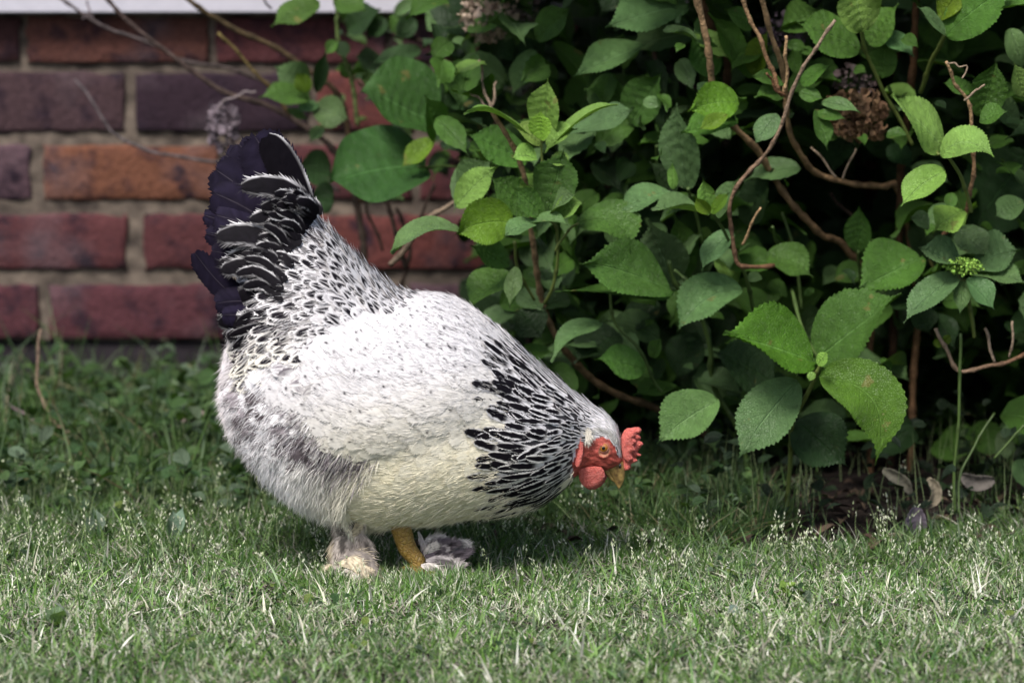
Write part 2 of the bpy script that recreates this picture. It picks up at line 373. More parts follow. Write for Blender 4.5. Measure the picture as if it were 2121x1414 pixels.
BC = dict(dark=(.045, .02, .02), redbrown=(.09, .038, .030), red=(.082, .029, .031), brown=(.075, .03, .03), purple=(.055, .032, .036), plum=(.026, .015, .022),
          orange=(.135, .056, .034), mauve=(.085, .05, .06), brightred=(.11, .036, .032), red2=(.078, .028, .034))
mb = MB(); keys = list(BC)
def brick_row(zt, zb, lst, mb):
    for x0, x1, cname in lst:
        c = np.array(BC[cname]) * rng.uniform(.92, 1.08)
        add_brick(mb, wx(x0), wx(x1), zb + rng.uniform(-.0008, .0008), zt + rng.uniform(-.0008, .0008), WY + rng.uniform(-.002, .003), WY + .09, c)
for ct in courses:
    zt, zb = wz(ct[0]), wz(ct[1]); lst = list(ct[2])
    x = lst[-1][1] + 20
    while x < 4200: lst.append((x, x + 350, keys[rng.integers(len(keys))])); x += 370
    x = lst[0][0] - 20
    while x > -2100: lst.append((x - 350, x, keys[rng.integers(len(keys))])); x -= 370
    brick_row(zt, zb, lst, mb)
mb.build('bricks', bm_.m, wall)
mb = MB()                                            # mortar bed set back between the bricks, rough
nx, nz = 420, 90; gx = np.linspace(wx(-2100), wx(4200), nx); g_z = np.linspace(wz(705), wz(22), nz)
Xg, Zg = np.meshgrid(gx, g_z); pg = np.stack([Xg, 0 * Xg, Zg], -1)
Yg = WY + .006 + .0022 * vnoise(pg, 60, 8) + .0015 * vnoise(pg, 190, 9)
a = (np.arange(nz - 1)[:, None] * nx + np.arange(nx - 1)[None]).ravel()
mb.add(np.stack([Xg, Yg, Zg], -1), np.stack([a, a + 1, a + nx + 1, a + nx], 1)); mb.build('mortar', mm.m, wall)
def box(mb, x0, x1, y0, y1, z0, z1, c=(1, 1, 1), bev=.002):
    b = bev; v = []
    for sx, X0 in ((1, x0), (-1, x1)):
        for sy, Y0 in ((1, y0), (-1, y1)):
            for sz, Z0 in ((1, z0), (-1, z1)):
                v += [(X0, Y0 + sy * b, Z0 + sz * b), (X0 + sx * b, Y0, Z0 + sz * b), (X0 + sx * b, Y0 + sy * b, Z0)]
    # faces: 6 + 12 edges + 8 corners, found by convex hull
    import bmesh
    bm = bmesh.new(); [bm.verts.new(p) for p in v]; bmesh.ops.convex_hull(bm, input=bm.verts); bmesh.ops.triangulate(bm, faces=bm.faces)
    bm.verts.index_update(); mb.add([tuple(q.co) for q in bm.verts], None, [[q.index for q in f.verts] for f in bm.faces], c); bm.free()
mf = NM('foundation'); f = mf.noise(30, 6); mf.color(mf.mix(f, (.012, .010, .013, 1), (.04, .034, .038, 1))); mf.set(rough=.95, spec=.1); mf.bump(f, .006)
mb = MB(); box(mb, wx(-2100), wx(4200), WY + .012, WY + .2, -.05, wz(716)); mb.build('foundation', mf.m, wall, smooth=False)
wp = NM('white paint'); f = wp.noise(60, 4); wp.color(wp.mix(f, (.40, .39, .44, 1), (.50, .49, .54, 1))); wp.set(rough=.5, spec=.4); wp.bump(f, .0006)
mb = MB(); box(mb, wx(-2100), wx(4200), WY - .035, WY + .2, wz(22), wz(-60)); box(mb, wx(-2100), wx(4200), WY - .012, WY + .2, wz(-62), wz(-420)); box(mb, wx(-2100), wx(4200), WY - .020, WY + .2, wz(-423), wz(-800))
o = mb.build('siding_board', wp.m, smooth=False); tag(o, 'white painted board running along the top of the brick wall', 'board')

# ================================================================= THE SHRUB
TONE = dict(m=(.050, .118, .016), d=(.016, .042, .010), l=(.15, .27, .05), y=(.085, .16, .008), g=(.056, .125, .008), r=(.030, .080, .014), b=(.082, .152, .050), L=(.16, .29, .03))  # tone b puts the bluish sky sheen into the leaf colour
#  base x,y, tip x,y, visible width, tone, depth, tilt of the upper side towards the sky (deg), control dx, dy
HERO = """
898 248 748 188 176 r 4.50 35 0 0|882 342 684 376 190 r 4.46 40 0 0|900 288 828 350 46 y 4.44 20 0 0|898 290 880 196 58 m 4.44 60 10 0
965 290 985 106 130 d 4.60 30 0 0|975 20 884 62 92 b 4.60 40 0 0|1108 82 1006 46 42 m 4.42 50 0 -10|1110 82 1184 16 62 m 4.42 30 0 0
1112 98 1020 118 52 d 4.5 30 0 0|1108 104 1060 204 50 b 4.45 40 0 0|1128 292 1134 163 66 l 4.22 50 0 0|1122 290 1119 228 48 L 4.19 20 0 0|1118 300 1062 262 42 l 4.21 45 0 -8|1132 302 1196 268 44 l 4.21 45 0 -8|1112 330 1060 330 34 l 4.20 50 0 -10|1140 330 1180 345 34 l 4.20 50 0 -8|1110 440 1075 372 40 l 4.18 35 0 0|1150 452 1210 420 40 l 4.17 45 0 -8
1112 302 960 237 34 l 4.20 70 -20 -50|1128 318 1281 217 34 l 4.20 65 10 -35|1160 280 1313 222 50 b 4.28 60 40 10|1090 335 966 278 76 m 4.30 40 0 0
950 402 1022 330 66 b 4.28 30 0 0|944 428 1034 343 56 l 4.25 40 0 0|1064 462 941 488 96 y 4.20 15 -10 -20|952 474 811 526 62 b 4.18 62 -20 -25
1105 442 1013 364 72 m 4.22 40 0 0|1133 446 1168 308 100 m 4.20 30 5 0|1130 450 1060 385 42 m 4.17 50 0 0|1142 446 1193 402 38 b 4.17 60 0 -10
1115 460 1043 492 42 b 4.16 55 -10 -12|1098 464 1178 467 28 b 4.16 60 0 -14|1194 462 1304 524 84 m 4.22 45 60 -55|1336 95 1185 160 62 b 4.38 55 0 0
1292 203 1210 184 58 m 4.40 30 0 0|1308 256 1371 150 86 m 4.36 30 0 0|1425 8 1253 58 92 b 4.36 50 0 0|1290 -30 1243 30 54 d 4.4 40 0 0
1425 392 1402 213 82 b 4.28 40 -10 0|1530 214 1424 232 82 y 4.24 25 0 -10|1507 238 1445 270 34 y 4.22 30 0 0|1528 246 1410 276 54 m 4.27 55 0 0
1482 156 1430 72 66 m 4.34 35 0 0|1556 162 1466 26 52 m 4.34 40 0 0|1560 156 1592 60 50 y 4.34 40 0 0|1780 102 1649 48 80 m 4.26 50 0 -6
1785 66 1766 -50 98 l 4.24 35 0 0|1800 92 1862 8 64 m 4.30 40 0 0|1833 70 1893 118 46 b 4.3 50 0 0|1826 162 1836 84 58 m 4.32 25 0 0
1958 74 2100 -34 96 m 4.22 45 0 0|2040 145 2115 8 135 d 4.55 30 0 0|1958 70 1900 14 32 b 4.22 55 0 0|1945 42 1992 -22 52 y 4.24 40 0 0
1956 310 1846 196 98 l 4.16 45 0 0|1948 322 2058 326 64 l 4.14 55 0 -50|2033 244 2064 126 80 m 4.22 45 0 0|2030 252 2087 230 42 m 4.2 50 0 0
2020 192 1953 172 36 m 4.25 50 0 0|1957 354 1866 428 64 l 4.14 55 -10 -10|1998 438 1932 482 60 l 4.18 50 0 -10|1925 470 1884 450 44 d 4.3 40 0 0
2016 474 2150 296 168 d 4.42 30 0 0|2004 560 1903 512 66 b 4.18 55 0 0|2010 562 2114 518 78 b 4.22 55 0 -8|1986 570 1871 670 58 b 4.16 60 -15 -5
1998 578 1988 652 38 b 4.17 50 0 0|2005 575 2060 642 54 b 4.16 55 0 0|2015 566 2128 590 56 b 4.2 60 0 -10|1910 532 1772 602 104 m 4.26 50 0 0
1778 522 1780 423 58 m 4.36 15 0 0|1588 528 1685 575 68 m 4.30 45 0 -10|1610 236 1562 300 50 b 4.24 50 0 0|1545 466 1602 348 68 d 4.36 30 0 0
1626 176 1552 158 28 m 4.26 50 0 -5|1625 196 1562 202 36 m 4.26 45 0 -5|1660 176 1722 134 32 m 4.26 45 0 0|1655 192 1706 206 30 m 4.26 45 0 0
1700 212 1783 235 26 b 4.25 60 0 -5|1690 226 1714 312 42 m 4.25 40 0 0|1690 236 1752 246 26 m 4.25 50 0 0|1650 152 1640 98 30 m 4.3 40 0 0
1395 402 1344 334 44 d 4.34 40 0 0|1395 392 1393 334 24 l 4.24 30 0 0|1466 446 1456 367 40 l 4.20 40 0 0|1455 441 1349 434 46 b 4.20 62 0 -14
1474 442 1509 399 28 y 4.19 40 0 0|1468 442 1439 407 30 y 4.18 20 0 0|1386 396 1281 442 64 b 4.24 58 0 -12|1480 452 1532 370 42 b 4.24 50 0 0
1520 482 1454 562 50 b 4.24 50 -15 0|1395 592 1343 452 106 b 4.30 35 0 0|1402 592 1396 438 72 m 4.34 35 10 0|1396 606 1199 546 96 m 4.20 50 -10 -14
1392 612 1150 604 56 m 4.22 60 0 10|1285 505 1245 470 50 b 4.3 50 0 0|1055 548 974 508 54 m 4.22 45 0 0|1070 552 1055 640 36 b 4.20 50 0 0
1060 564 968 634 78 m 4.24 50 -10 0|1075 642 1125 704 74 d 4.3 40 0 0|1248 668 1142 750 44 b 4.22 60 -25 -22|1282 690 1188 752 92 d 4.3 40 0 0
1336 766 1230 744 66 m 4.24 40 0 0|1350 740 1369 699 30 m 4.24 45 0 0|1536 598 1402 688 90 b 4.24 55 -20 -30|1486 827 1360 918 96 b 4.16 48 -10 0
1602 792 1478 728 116 d 4.30 35 0 0|1686 753 1499 688 132 g 4.12 42 0 -14|1690 746 1868 608 146 m 4.22 30 0 10|1697 780 1812 964 122 g 4.10 48 110 -60
1652 788 1528 952 108 b 4.13 45 -10 10|1648 872 1756 966 118 d 4.17 30 0 0|1694 756 1716 728 26 l 4.1 40 0 0|1685 770 1676 790 18 l 4.1 40 0 0
2074 890 2087 957 40 b 4.3 40 0 0|1955 712 1930 712 18 y 4.2 40 0 0|1955 712 1970 692 18 y 4.2 40 0 0|1900 638 1926 692 56 d 4.3 40 0 0
2110 950 2126 1015 50 b 4.3 40 0 0|1360 620 1290 700 60 d 4.35 40 0 0|1560 690 1500 790 60 d 4.4 30 0 0|1440 690 1400 790 80 d 4.4 30 0 0
1180 620 1110 640 50 d 4.32 40 0 0|1120 560 1160 640 50 d 4.34 40 0 0|1300 560 1250 520 60 d 4.4 40 0 0|1620 60 1700 20 60 m 4.36 40 0 0
2100 180 2040 230 50 m 4.26 50 0 0|2090 60 2121 150 50 b 4.28 45 0 0|2121 200 2100 130 44 l 4.2 40 0 0|2110 260 2050 200 60 b 4.3 50 0 0
1980 480 2050 530 60 b 4.24 50 0 0|2121 420 2060 450 60 b 4.26 50 0 0|1840 300 1890 350 50 d 4.4 30 0 0|1560 60 1500 20 40 m 4.3 40 0 0
"""
LEFT = """
662 8 561 56 54 m 4.62 50 0 -10|698 -4 758 22 60 m 4.62 40 0 0|697 86 674 114 24 m 4.64 40 0 0|706 86 714 124 32 d 4.64 30 0 0
642 188 568 138 64 b 4.66 30 0 0|638 192 612 150 36 y 4.62 20 0 0|656 192 676 104 32 d 4.66 30 0 0|642 206 536 202 46 m 4.62 50 0 -8
650 226 724 248 62 b 4.64 35 0 0|660 215 610 232 24 b 4.64 40 0 0|790 132 733 118 48 d 4.66 30 0 0|872 104 764 132 38 d 4.66 40 0 0
670 262 640 296 24 b 4.66 40 0 0|720 62 788 18 52 d 4.7 40 0 0|688 360 611 345 76 d 4.66 30 0 0|692 420 638 408 64 d 4.62 30 0 0
750 150 790 190 30 m 4.68 30 0 0|800 40 760 80 40 d 4.7 30 0 0|730 160 700 130 30 m 4.68 30 0 0|860 40 820 80 46 d 4.7 30 0 0|595 225 640 250 20 m 4.64 30 0 0
"""
def parse(t):
    rows = []
    for ln in t.strip().replace('\n', '|').split('|'):
        a = ln.split()
        if a: rows.append(a)
    return rows
def hero_leaves(mb, text, rows=46, K=4):
    L = parse(text); n = len(L)
    f = lambda i: np.array([float(a[i]) for a in L])
    bx, by, tx, ty, W, Yd, tilt, cx, cy = f(0), f(1), f(2), f(3), f(4), f(6), f(7), f(8), f(9)
    ln = np.hypot(tx - bx, ty - by) / FPX * Yd
    tw = np.tan(np.radians(tilt)) * .35
    # leaves point out of the bush: the tip comes towards the viewer
    Yb = Yd + .35 * ln * (.35 + .65 * tw); Yt = Yd - .30 * ln * (.35 + .65 * tw)
    B = P(bx, by, Yb); T = P(tx, ty, Yt); C = P((bx + tx) / 2 + cx, (by + ty) / 2 + cy, Yd - .02 * ln)
    C[:, 2] += ln * rng.uniform(.0, .10, n)
    t = np.radians(tilt); N = np.stack([rng.normal(0, .16, n) - .1, -np.cos(t), np.sin(t)], 1)
    tan = nrm(T - B); Np = nrm(N - tan * np.sum(N * tan, -1, keepdims=True))
    sd = np.cross(tan, Np); view = nrm(B - np.array([0, 0, 1.0]))
    vis = np.linalg.norm(sd - view * np.sum(sd * view, -1, keepdims=True), axis=1)
    Wm = W / FPX * Yd / np.clip(vis, .55, 1)
    col = np.array([TONE[a[5]] for a in L]) * rng.uniform(.85, 1.15, (n, 1)) * (1 + rng.normal(0, .05, (n, 3)))
    roundish = np.where((bx < 930) & (W > 90), .93, 1) * np.clip(.80 - .12 * (W / np.hypot(tx - bx, ty - by) - .5), .62, .86)
    add_leaves(mb, B, T, C, Np, Wm, col, rows=rows, K=K, fold=rng.uniform(.12, .5, n), relief=np.where(W > 90, .9, 1.3)[:, None, None], serr=np.where((bx < 930) & (W > 90), .004, .05), shape=roundish, wave=rng.uniform(.015, .05, n), pointy=np.where((bx < 1000) & (W > 90), .15, rng.uniform(.7, 1.1, n)), seed=5)
shrub = tag(empty('hydrangea_shrub', (.35, 4.55, 0)), 'big leafy green hydrangea shrub with serrated leaves and bare brown stems at right', 'shrub')
fol = MB(); hero_leaves(fol, HERO)
def fill(mb, n, xr, yr, dr, size, tones, wts, poly=None, seed=1, avoid=(), rows=14, K=2):
    r = np.random.default_rng(seed); px = r.uniform(*xr, n); py = r.uniform(*yr, n); Yd = r.uniform(*dr, n)
    k = np.ones(n, bool) if poly is None else inpoly(px, py, poly)
    for a in avoid: k &= ~inpoly(px, py, a)
    px, py, Yd = px[k], py[k], Yd[k]; n = len(px)
    c = P(px, py, Yd); ln = r.uniform(*size, n) / 1900
    az = r.uniform(0, 6.28, n); el = r.normal(-.25, .4, n)
    d = np.stack([np.cos(az) * np.cos(el), -np.abs(np.sin(az)) * np.cos(el), np.sin(el)], 1)
    N = nrm(np.stack([r.normal(0, .5, n), r.uniform(-1, .1, n), r.uniform(.3, 1.1, n)], 1))
    B = c - d * ln[:, None] / 2; T = c + d * ln[:, None] / 2; C = c + np.array([0, 0, 1]) * ln[:, None] * .12
    for e in (B, T): e[:, 2] = np.maximum(e[:, 2], .02)
    col = np.array([TONE[t] for t in r.choice(list(tones), n, p=wts)]) * r.uniform(.75, 1.15, (n, 1))
    add_leaves(mb, B, T, C, N, ln * r.uniform(.42, .72, n), col, rows=rows, K=K, relief=.6, wave=r.uniform(.02, .07, n), fold=r.uniform(.1, .7, n), serr=.05, shape=r.uniform(.7, .84, n), seed=seed)
BUSH = [(870, -60), (900, 120), (930, 260), (960, 420), (1010, 560), (1050, 700), (1150, 800), (1260, 860), (1360, 900), (1480, 960), (1700, 960), (2300, 1000), (2300, -60)]
GAP = [[(1640, 320), (1860, 320), (1860, 500), (1700, 560), (1620, 440)], [(1440, 330), (1530, 330), (1530, 420), (1470, 420)], [(1860, 700), (2060, 760), (2060, 900), (1860, 900)]]
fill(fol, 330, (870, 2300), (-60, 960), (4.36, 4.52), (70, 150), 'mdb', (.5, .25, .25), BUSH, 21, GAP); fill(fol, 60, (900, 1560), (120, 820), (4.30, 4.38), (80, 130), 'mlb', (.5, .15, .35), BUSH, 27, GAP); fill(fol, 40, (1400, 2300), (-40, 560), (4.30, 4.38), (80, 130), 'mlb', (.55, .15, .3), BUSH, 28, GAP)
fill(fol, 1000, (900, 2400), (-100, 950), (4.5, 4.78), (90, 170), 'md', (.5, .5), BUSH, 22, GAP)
fill(fol, 900, (1000, 2500), (-100, 1050), (4.75, 4.95), (110, 200), 'md', (.1, .9), None, 23)  # deepest leaves mostly dark toned: the interior's shade put into their colour
# the crown above the frame and beyond its right edge
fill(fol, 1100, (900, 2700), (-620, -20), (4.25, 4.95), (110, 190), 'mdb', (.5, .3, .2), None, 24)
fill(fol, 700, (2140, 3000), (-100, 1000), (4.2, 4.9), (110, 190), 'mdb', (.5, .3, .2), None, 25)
# small young leaves and shoots inside
fill(fol, 60, (1180, 2150), (40, 900), (4.26, 4.36), (30, 60), 'mdb', (.5, .3, .2), BUSH, 26, GAP)
fol.build('foliage', M_LEAF, shrub)
BR, BG, BD, BT = (.12, .060, .030), (.22, .165, .115), (.022, .014, .010), (.32, .21, .11)
def path(s, d0, d1):
    a = np.array([float(x) for x in s.replace(',', ' ').split()]).reshape(-1, 2); return P(a[:, 0], a[:, 1], np.linspace(d0, d1, len(a)))
def branch(parent, s, r0, r1, d0, d1, col=BR, col2=None, name='branch', m=None, knots=.024, wob=.0014, seg=8):
    mb = MB(); p = path(s, d0, d1); add_tube(mb, p, np.array([r0, r1]) * .85 / 1900, col, knots=knots, wob=wob, col2=col2, n=len(p) * 8, seg=seg); return mb.build(name, m or M_BARK, parent)
for a in [
 ('1018,230 1058,300 1088,388 1100,480 1110,580 1135,660 1165,722 1215,775 1290,822 1380,855 1460,900 1540,1000 1600,1120', 5, 10, 4.2, 4.5, BT, BD),
 ('992,125 1004,180 1018,232', 3, 4, 4.36, 4.34, BG, None), ('1028,170 1018,222', 3, 4, 4.36, 4.34, BG, None), ('975,195 1005,215 1018,232', 2.5, 3, 4.36, 4.34, BG, None),
 ('1436,-40 1465,110 1480,190 1515,250 1560,300 1600,360 1650,430 1700,485 1750,510 1800,620 1800,1100', 7, 8, 4.22, 4.5, BT, BR),
 ('1730,42 1670,130 1640,200 1610,280 1580,330 1520,390 1515,470 1525,540 1560,552 1600,545', 4, 5.5, 4.16, 4.24, BG, BR),
 ('1530,-30 1545,15 1570,70 1592,120 1610,180 1625,195', 5, 5.5, 4.22, 4.24, BT, BR),
 ('1570,-30 1595,60 1615,130 1627,195 1640,270 1665,330 1690,360 1760,375 1830,385 1862,402 1900,600 1880,1080', 5, 8, 4.22, 4.5, BT, BR),
 ('1628,75 1630,140 1627,190', 4, 4, 4.22, 4.24, BT, None), ('1588,152 1605,178 1626,202', 3, 4, 4.22, 4.24, BR, None),
 ('1440,-40 1475,60 1505,120 1500,300', 10, 9, 4.34, 4.45, BR, BD), ('1900,-30 1895,100 1885,190 1870,330 1865,420 1850,700 1840,1090', 7, 9, 4.34, 4.5, BR, BD),
 ('1960,128 1975,165 2000,205 2010,260 2015,330 2010,400 1996,445 1950,500', 3.5, 6, 4.16, 4.22, BT, BR), ('2040,176 2018,190 2000,207', 2.5, 3, 4.15, 4.16, BG, None), ('1962,130 1985,135 2002,138 1996,160', 2, 2, 4.15, 4.15, BG, None),
 ('1938,680 1960,730 1990,766 2050,755 2140,730', 5, 5, 4.2, 4.2, BG, BR), ('2040,680 2060,750', 4, 4, 4.2, 4.2, BG, None), ('2098,665 2092,742', 3, 3, 4.2, 4.2, BG, None),
 ('1680,305 1735,368', 3, 3, 4.3, 4.3, BG, None), ('1772,308 1745,372', 2.5, 3, 4.3, 4.3, BG, None), ('1576,430 1535,510', 2.5, 3.5, 4.2, 4.22, BT, None),
 ('955,405 880,462 808,548', 6, 7, 4.4, 4.46, BG, BG), ('1720,400 1790,480 1840,560', 4, 5, 4.5, 4.5, BD, None), ('1240,200 1270,330 1290,480', 5, 5, 4.5, 4.5, BD, None),
 ('930,330 1000,380 1060,500 1120,900', 7, 9, 4.6, 4.6, BD, None), ('700,330 800,420 840,560', 5, 6, 4.62, 4.6, BD, None), ('1350,20 1360,150 1380,300', 6, 6, 4.5, 4.5, BD, None)]:
    branch(shrub, a[0], a[1], a[2], a[3], a[4], a[5], a[6])
GS, GY = (.05, .085, .02), (.10, .13, .03)
for a in [
 ('1124,270 1122,330 1130,440 1150,470 1155,520 1145,590 1128,628', 3, 4.5, 4.2, 4.28, GY), ('1066,500 1074,560 1108,622', 4, 4, 4.24, 4.28, GY), ('1150,520 1175,480 1200,462', 3, 3, 4.24, 4.22, GY),
 ('1262,585 1275,670 1330,730 1357,795 1395,835', 3.5, 4, 4.28, 4.3, GS), ('1385,540 1400,590 1450,650 1470,720 1482,800 1535,900 1560,1000', 6, 7, 4.28, 4.34, GS), ('1440,590 1395,560', 4, 4, 4.26, 4.26, GS),
 ('1702,750 1680,800 1655,850 1640,900 1630,1090', 5, 6, 4.12, 4.2, GY), ('1990,690 1988,760 1985,850 1976,985 1975,1060', 4, 4, 4.2, 4.2, GS), ('2060,855 2020,920 1990,985 1985,1060', 3, 3, 4.24, 4.2, GS), ('2121,880 2060,950', 3, 3, 4.2, 4.2, GS),
 ('958,345 895,345 868,345', 3, 4, 4.5, 4.46, GS), ('1783,62 1795,110 1820,170 1850,225 1890,300', 4.5, 5, 4.26, 4.34, GY), ('1958,72 1932,120 1905,190', 5, 6, 4.24, 4.34, GY), ('1955,310 1978,345 2000,390 2010,440', 4, 5, 4.16, 4.2, GY), ('1945,320 1930,300', 3, 3, 4.16, 4.2, GY),
 ('1600,470 1612,515', 4, 4, 4.3, 4.34, GS), ('1425,390 1440,440 1460,520', 4, 4, 4.28, 4.34, GS), ('1360,300 1362,390', 4, 4, 4.36, 4.4, GS), ('1778,520 1782,600', 4, 4, 4.36, 4.4, GS), ('2005,600 2010,640 2020,700', 5, 5, 4.18, 4.2, GY),
 ('1700,745 1670,700 1640,600', 4, 5, 4.14, 4.3, GS), ('1475,440 1500,480 1540,560 1560,640', 4, 5, 4.2, 4.3, GS), ('1620,440 1650,540 1660,640', 4, 4, 4.4, 4.4, GS)]:
    branch(shrub, a[0], a[1], a[2], a[3], a[4], a[5], None, 'stem', M_STEM, .06, .0005)
def flower_head(parent, cx, cy, rx, ry, Yd, n, col, col2, size=(10, 20), seed=0, name='dried_flower_head'):
    r = np.random.default_rng(seed); mb = MB(); c0 = P(cx, cy, Yd); d = nrm(r.normal(0, 1, (n, 3))); rad = r.uniform(.35, 1, n) ** .5
    c = c0 + d * rad[:, None] * np.array([rx, (rx + ry) / 2, ry]) / 1880
    for k in range(max(4, n // 9)): add_tube(mb, [c0 + np.array([0, 0, -.3 * ry / 1880]), c0 + (c[k] - c0) * .5, c[k]], .0007, np.array(col) * .6, n=5, seg=4)
    t = nrm(r.normal(0, 1, (n, 3)) + d * .6); ln = r.uniform(*size, n) / 1880; f = r.uniform(0, 1, (n, 1)); cc = np.array(col) * f + np.array(col2) * (1 - f)
    add_leaves(mb, c, c + t * ln[:, None], c + t * ln[:, None] * .5 + d * ln[:, None] * .35, d + r.normal(0, .3, (n, 3)), ln * .85, cc, rows=4, K=1, fold=.5, serr=0, wave=.1, seed=seed)
    return mb.build(name, M_DRY, parent)
M_DRY = mat_attr('dried petal', .8, .15, 200, .001, 90, .35, trans=.15)
flower_head(shrub, 1010, 22, 62, 66, 4.5, 230, (.34, .25, .2), (.5, .4, .3), seed=1); flower_head(shrub, 1090, 15, 30, 40, 4.52, 60, (.16, .12, .12), (.22, .18, .16), seed=6)
flower_head(shrub, 1775, 240, 62, 52, 4.34, 200, (.15, .085, .05), (.24, .15, .08), (14, 26), seed=2)
flower_head(shrub, 1625, 65, 48, 36, 4.4, 90, (.16, .11, .15), (.1, .08, .09), seed=3); flower_head(shrub, 1770, 165, 50, 26, 4.4, 60, (.09, .075, .07), (.14, .1, .1), seed=9)
flower_head(shrub, 1996, 552, 42, 16, 4.17, 260, (.28, .45, .08), (.18, .34, .06), (4, 8), seed=4, name='flower_bud')
# ---- the thin shrub in front of the wall at left
thin = tag(empty('wall_shrub', (-.25, 4.72, 0)), 'thin twiggy shrub with few small leaves crossing the brick wall above the hen', 'shrub')
lf = MB(); hero_leaves(lf, LEFT, 24, 3); fill(lf, 90, (590, 960), (-40, 420), (4.66, 4.85), (35, 80), 'mdb', (.4, .4, .2), [(700, -60), (960, -60), (980, 420), (760, 430), (700, 200), (660, 60)], 31)
lf.build('foliage', M_LEAF, thin)
for a in [
 ('100,-20 200,45 330,100 380,125 500,150 600,190 720,260', 4, 6, 4.8, 4.8, (.09, .072, .072), (.04, .028, .02)), ('205,-20 260,40 340,105 400,150 470,195 560,225 640,270 700,330 740,420 760,700 765,990', 5, 9, 4.76, 4.7, (.06, .04, .035), (.04, .03, .02)),
 ('370,-20 420,25 520,75 620,130 690,185 720,260 750,420', 6, 8, 4.72, 4.7, (.05, .036, .016), (.05, .03, .018)), ('452,68 520,140 560,182 600,240', 4, 5, 4.7, 4.72, (.13, .10, .035), (.07, .045, .02)),
 ('155,165 180,195 215,250 245,285 330,320 440,335 560,330 700,400', 3, 5, 4.84, 4.8, (.10, .085, .088), (.07, .055, .05)), ('530,190 500,194 462,212 445,226', 3, 3, 4.72, 4.72, (.18, .15, .15), None), ('540,-20 560,20', 3, 3, 4.7, 4.7, BD, None),
 ('690,-20 700,60 712,120 735,190 740,260', 5, 6, 4.66, 4.66, (.07, .11, .03), (.07, .09, .03)), ('720,20 800,70 880,90 990,130', 5, 7, 4.72, 4.7, BD, None), ('180,0 185,20 175,42', 2.5, 2.5, 4.8, 4.8, (.16, .13, .135), None), ('185,15 190,38', 2, 2, 4.8, 4.8, (.16, .13, .135), None),
 ('820,430 850,500 830,600', 5, 5, 4.7, 4.7, BD, None), ('780,360 760,430 790,520', 4, 4, 4.7, 4.7, BD, None), ('900,380 860,480', 4, 5, 4.72, 4.7, BD, None)]:
    branch(thin, a[0], a[1], a[2], a[3], a[4], a[5], a[6])
flower_head(thin, 462, 262, 34, 56, 4.74, 120, (.20, .165, .185), (.12, .095, .11), (12, 24), seed=5)

# ================================================================= GROUND PLANTS
def edge_line(px): return np.interp(px, [-600, 0, 450, 900, 1150, 1330, 1440, 1560, 1750, 1960, 2121, 2700], [900, 905, 960, 985, 1010, 1075, 1128, 1140, 1138, 1098, 1060, 1040])
def blades(mb, n, xr, yr, seed, hfun, keep, colfun, wr=(.0009, .0021), lean=.95):
    r = np.random.default_rng(seed); x = r.uniform(*xr, n); y = r.uniform(*yr, n); p = np.stack([x, y, gz(x, y)], -1)
    px, py = to_px(p); k = r.uniform(0, 1, n) < keep(px, py, p); p, px, py = p[k], px[k], py[k]; n = len(p)
    cl = vnoise(p, 30, 40) ; h = hfun(px, py, n, r) * (1 + .25 * cl) * r.uniform(.55, 1.25, n)
    az = r.uniform(0, 6.28, n); dr = np.stack([np.cos(az), np.sin(az), 0 * az], 1); ln = np.abs(r.normal(0, lean, n)) + .25 * lean
    D = nrm(dr * ln[:, None] * .8 + np.array([0, 0, 1.0])); bend = dr * (r.uniform(-.1, .7, n) * ln * 1.4)[:, None] - np.array([0, 0, 1.0]) * (ln * .25)[:, None]
    add_strands(mb, p - np.array([0, 0, .002]), D, h, r.uniform(*wr, n), colfun(px, py, p, n, r), bend, 4)
def lawn_keep(px, py, p): 
    e = edge_line(px); return sstep(e - 6, e + 10, py) * 1.0
def lawn_h(px, py, n, r):
    return np.interp(py, [880, 1000, 1130, 1200, 1420], [.036, .030, .024, .018, .016]) + .010 * sstep(-18, 0, -(py - edge_line(px))) 
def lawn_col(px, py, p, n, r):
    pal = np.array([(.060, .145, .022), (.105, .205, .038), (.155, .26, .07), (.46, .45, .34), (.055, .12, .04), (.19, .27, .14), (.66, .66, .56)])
    dry = np.clip(np.interp(py, [950, 1120, 1190, 1260, 1414], [.05, .10, .28, .38, .20]) + .16 * vnoise(p, 22, 41) + .08 * vnoise(p, 60, 42), .02, .75)  # straw share by row also carries the lit front and shaded rear
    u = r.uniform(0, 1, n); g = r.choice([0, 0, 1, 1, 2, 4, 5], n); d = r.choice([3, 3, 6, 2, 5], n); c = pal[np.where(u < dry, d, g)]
    return c * r.uniform(.5, 1.55, (n, 1)) * np.interp(py, [1100, 1180, 1230, 1400], [.58, .78, 1.05, .85])[:, None]  # lawn's light and shade painted into the blades: rear darkened, front lighter
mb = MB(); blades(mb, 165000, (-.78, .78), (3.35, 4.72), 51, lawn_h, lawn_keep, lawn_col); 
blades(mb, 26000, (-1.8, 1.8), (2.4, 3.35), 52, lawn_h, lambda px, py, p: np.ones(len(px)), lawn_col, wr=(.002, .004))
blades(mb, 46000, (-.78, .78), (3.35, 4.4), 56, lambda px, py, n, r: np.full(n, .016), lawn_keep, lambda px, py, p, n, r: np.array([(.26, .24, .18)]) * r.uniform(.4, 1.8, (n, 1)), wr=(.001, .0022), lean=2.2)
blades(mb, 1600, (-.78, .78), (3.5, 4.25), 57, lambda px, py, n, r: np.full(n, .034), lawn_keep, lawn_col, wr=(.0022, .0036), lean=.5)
FEET = np.stack([P(738, 1196, 3.97), P(868, 1210, 3.96)])
def near_feet(px, py, p): return np.exp(-(((px - 730) / 55) ** 2 + ((py - 1212) / 15) ** 2)) + np.exp(-(((px - 890) / 70) ** 2 + ((py - 1218) / 14) ** 2))
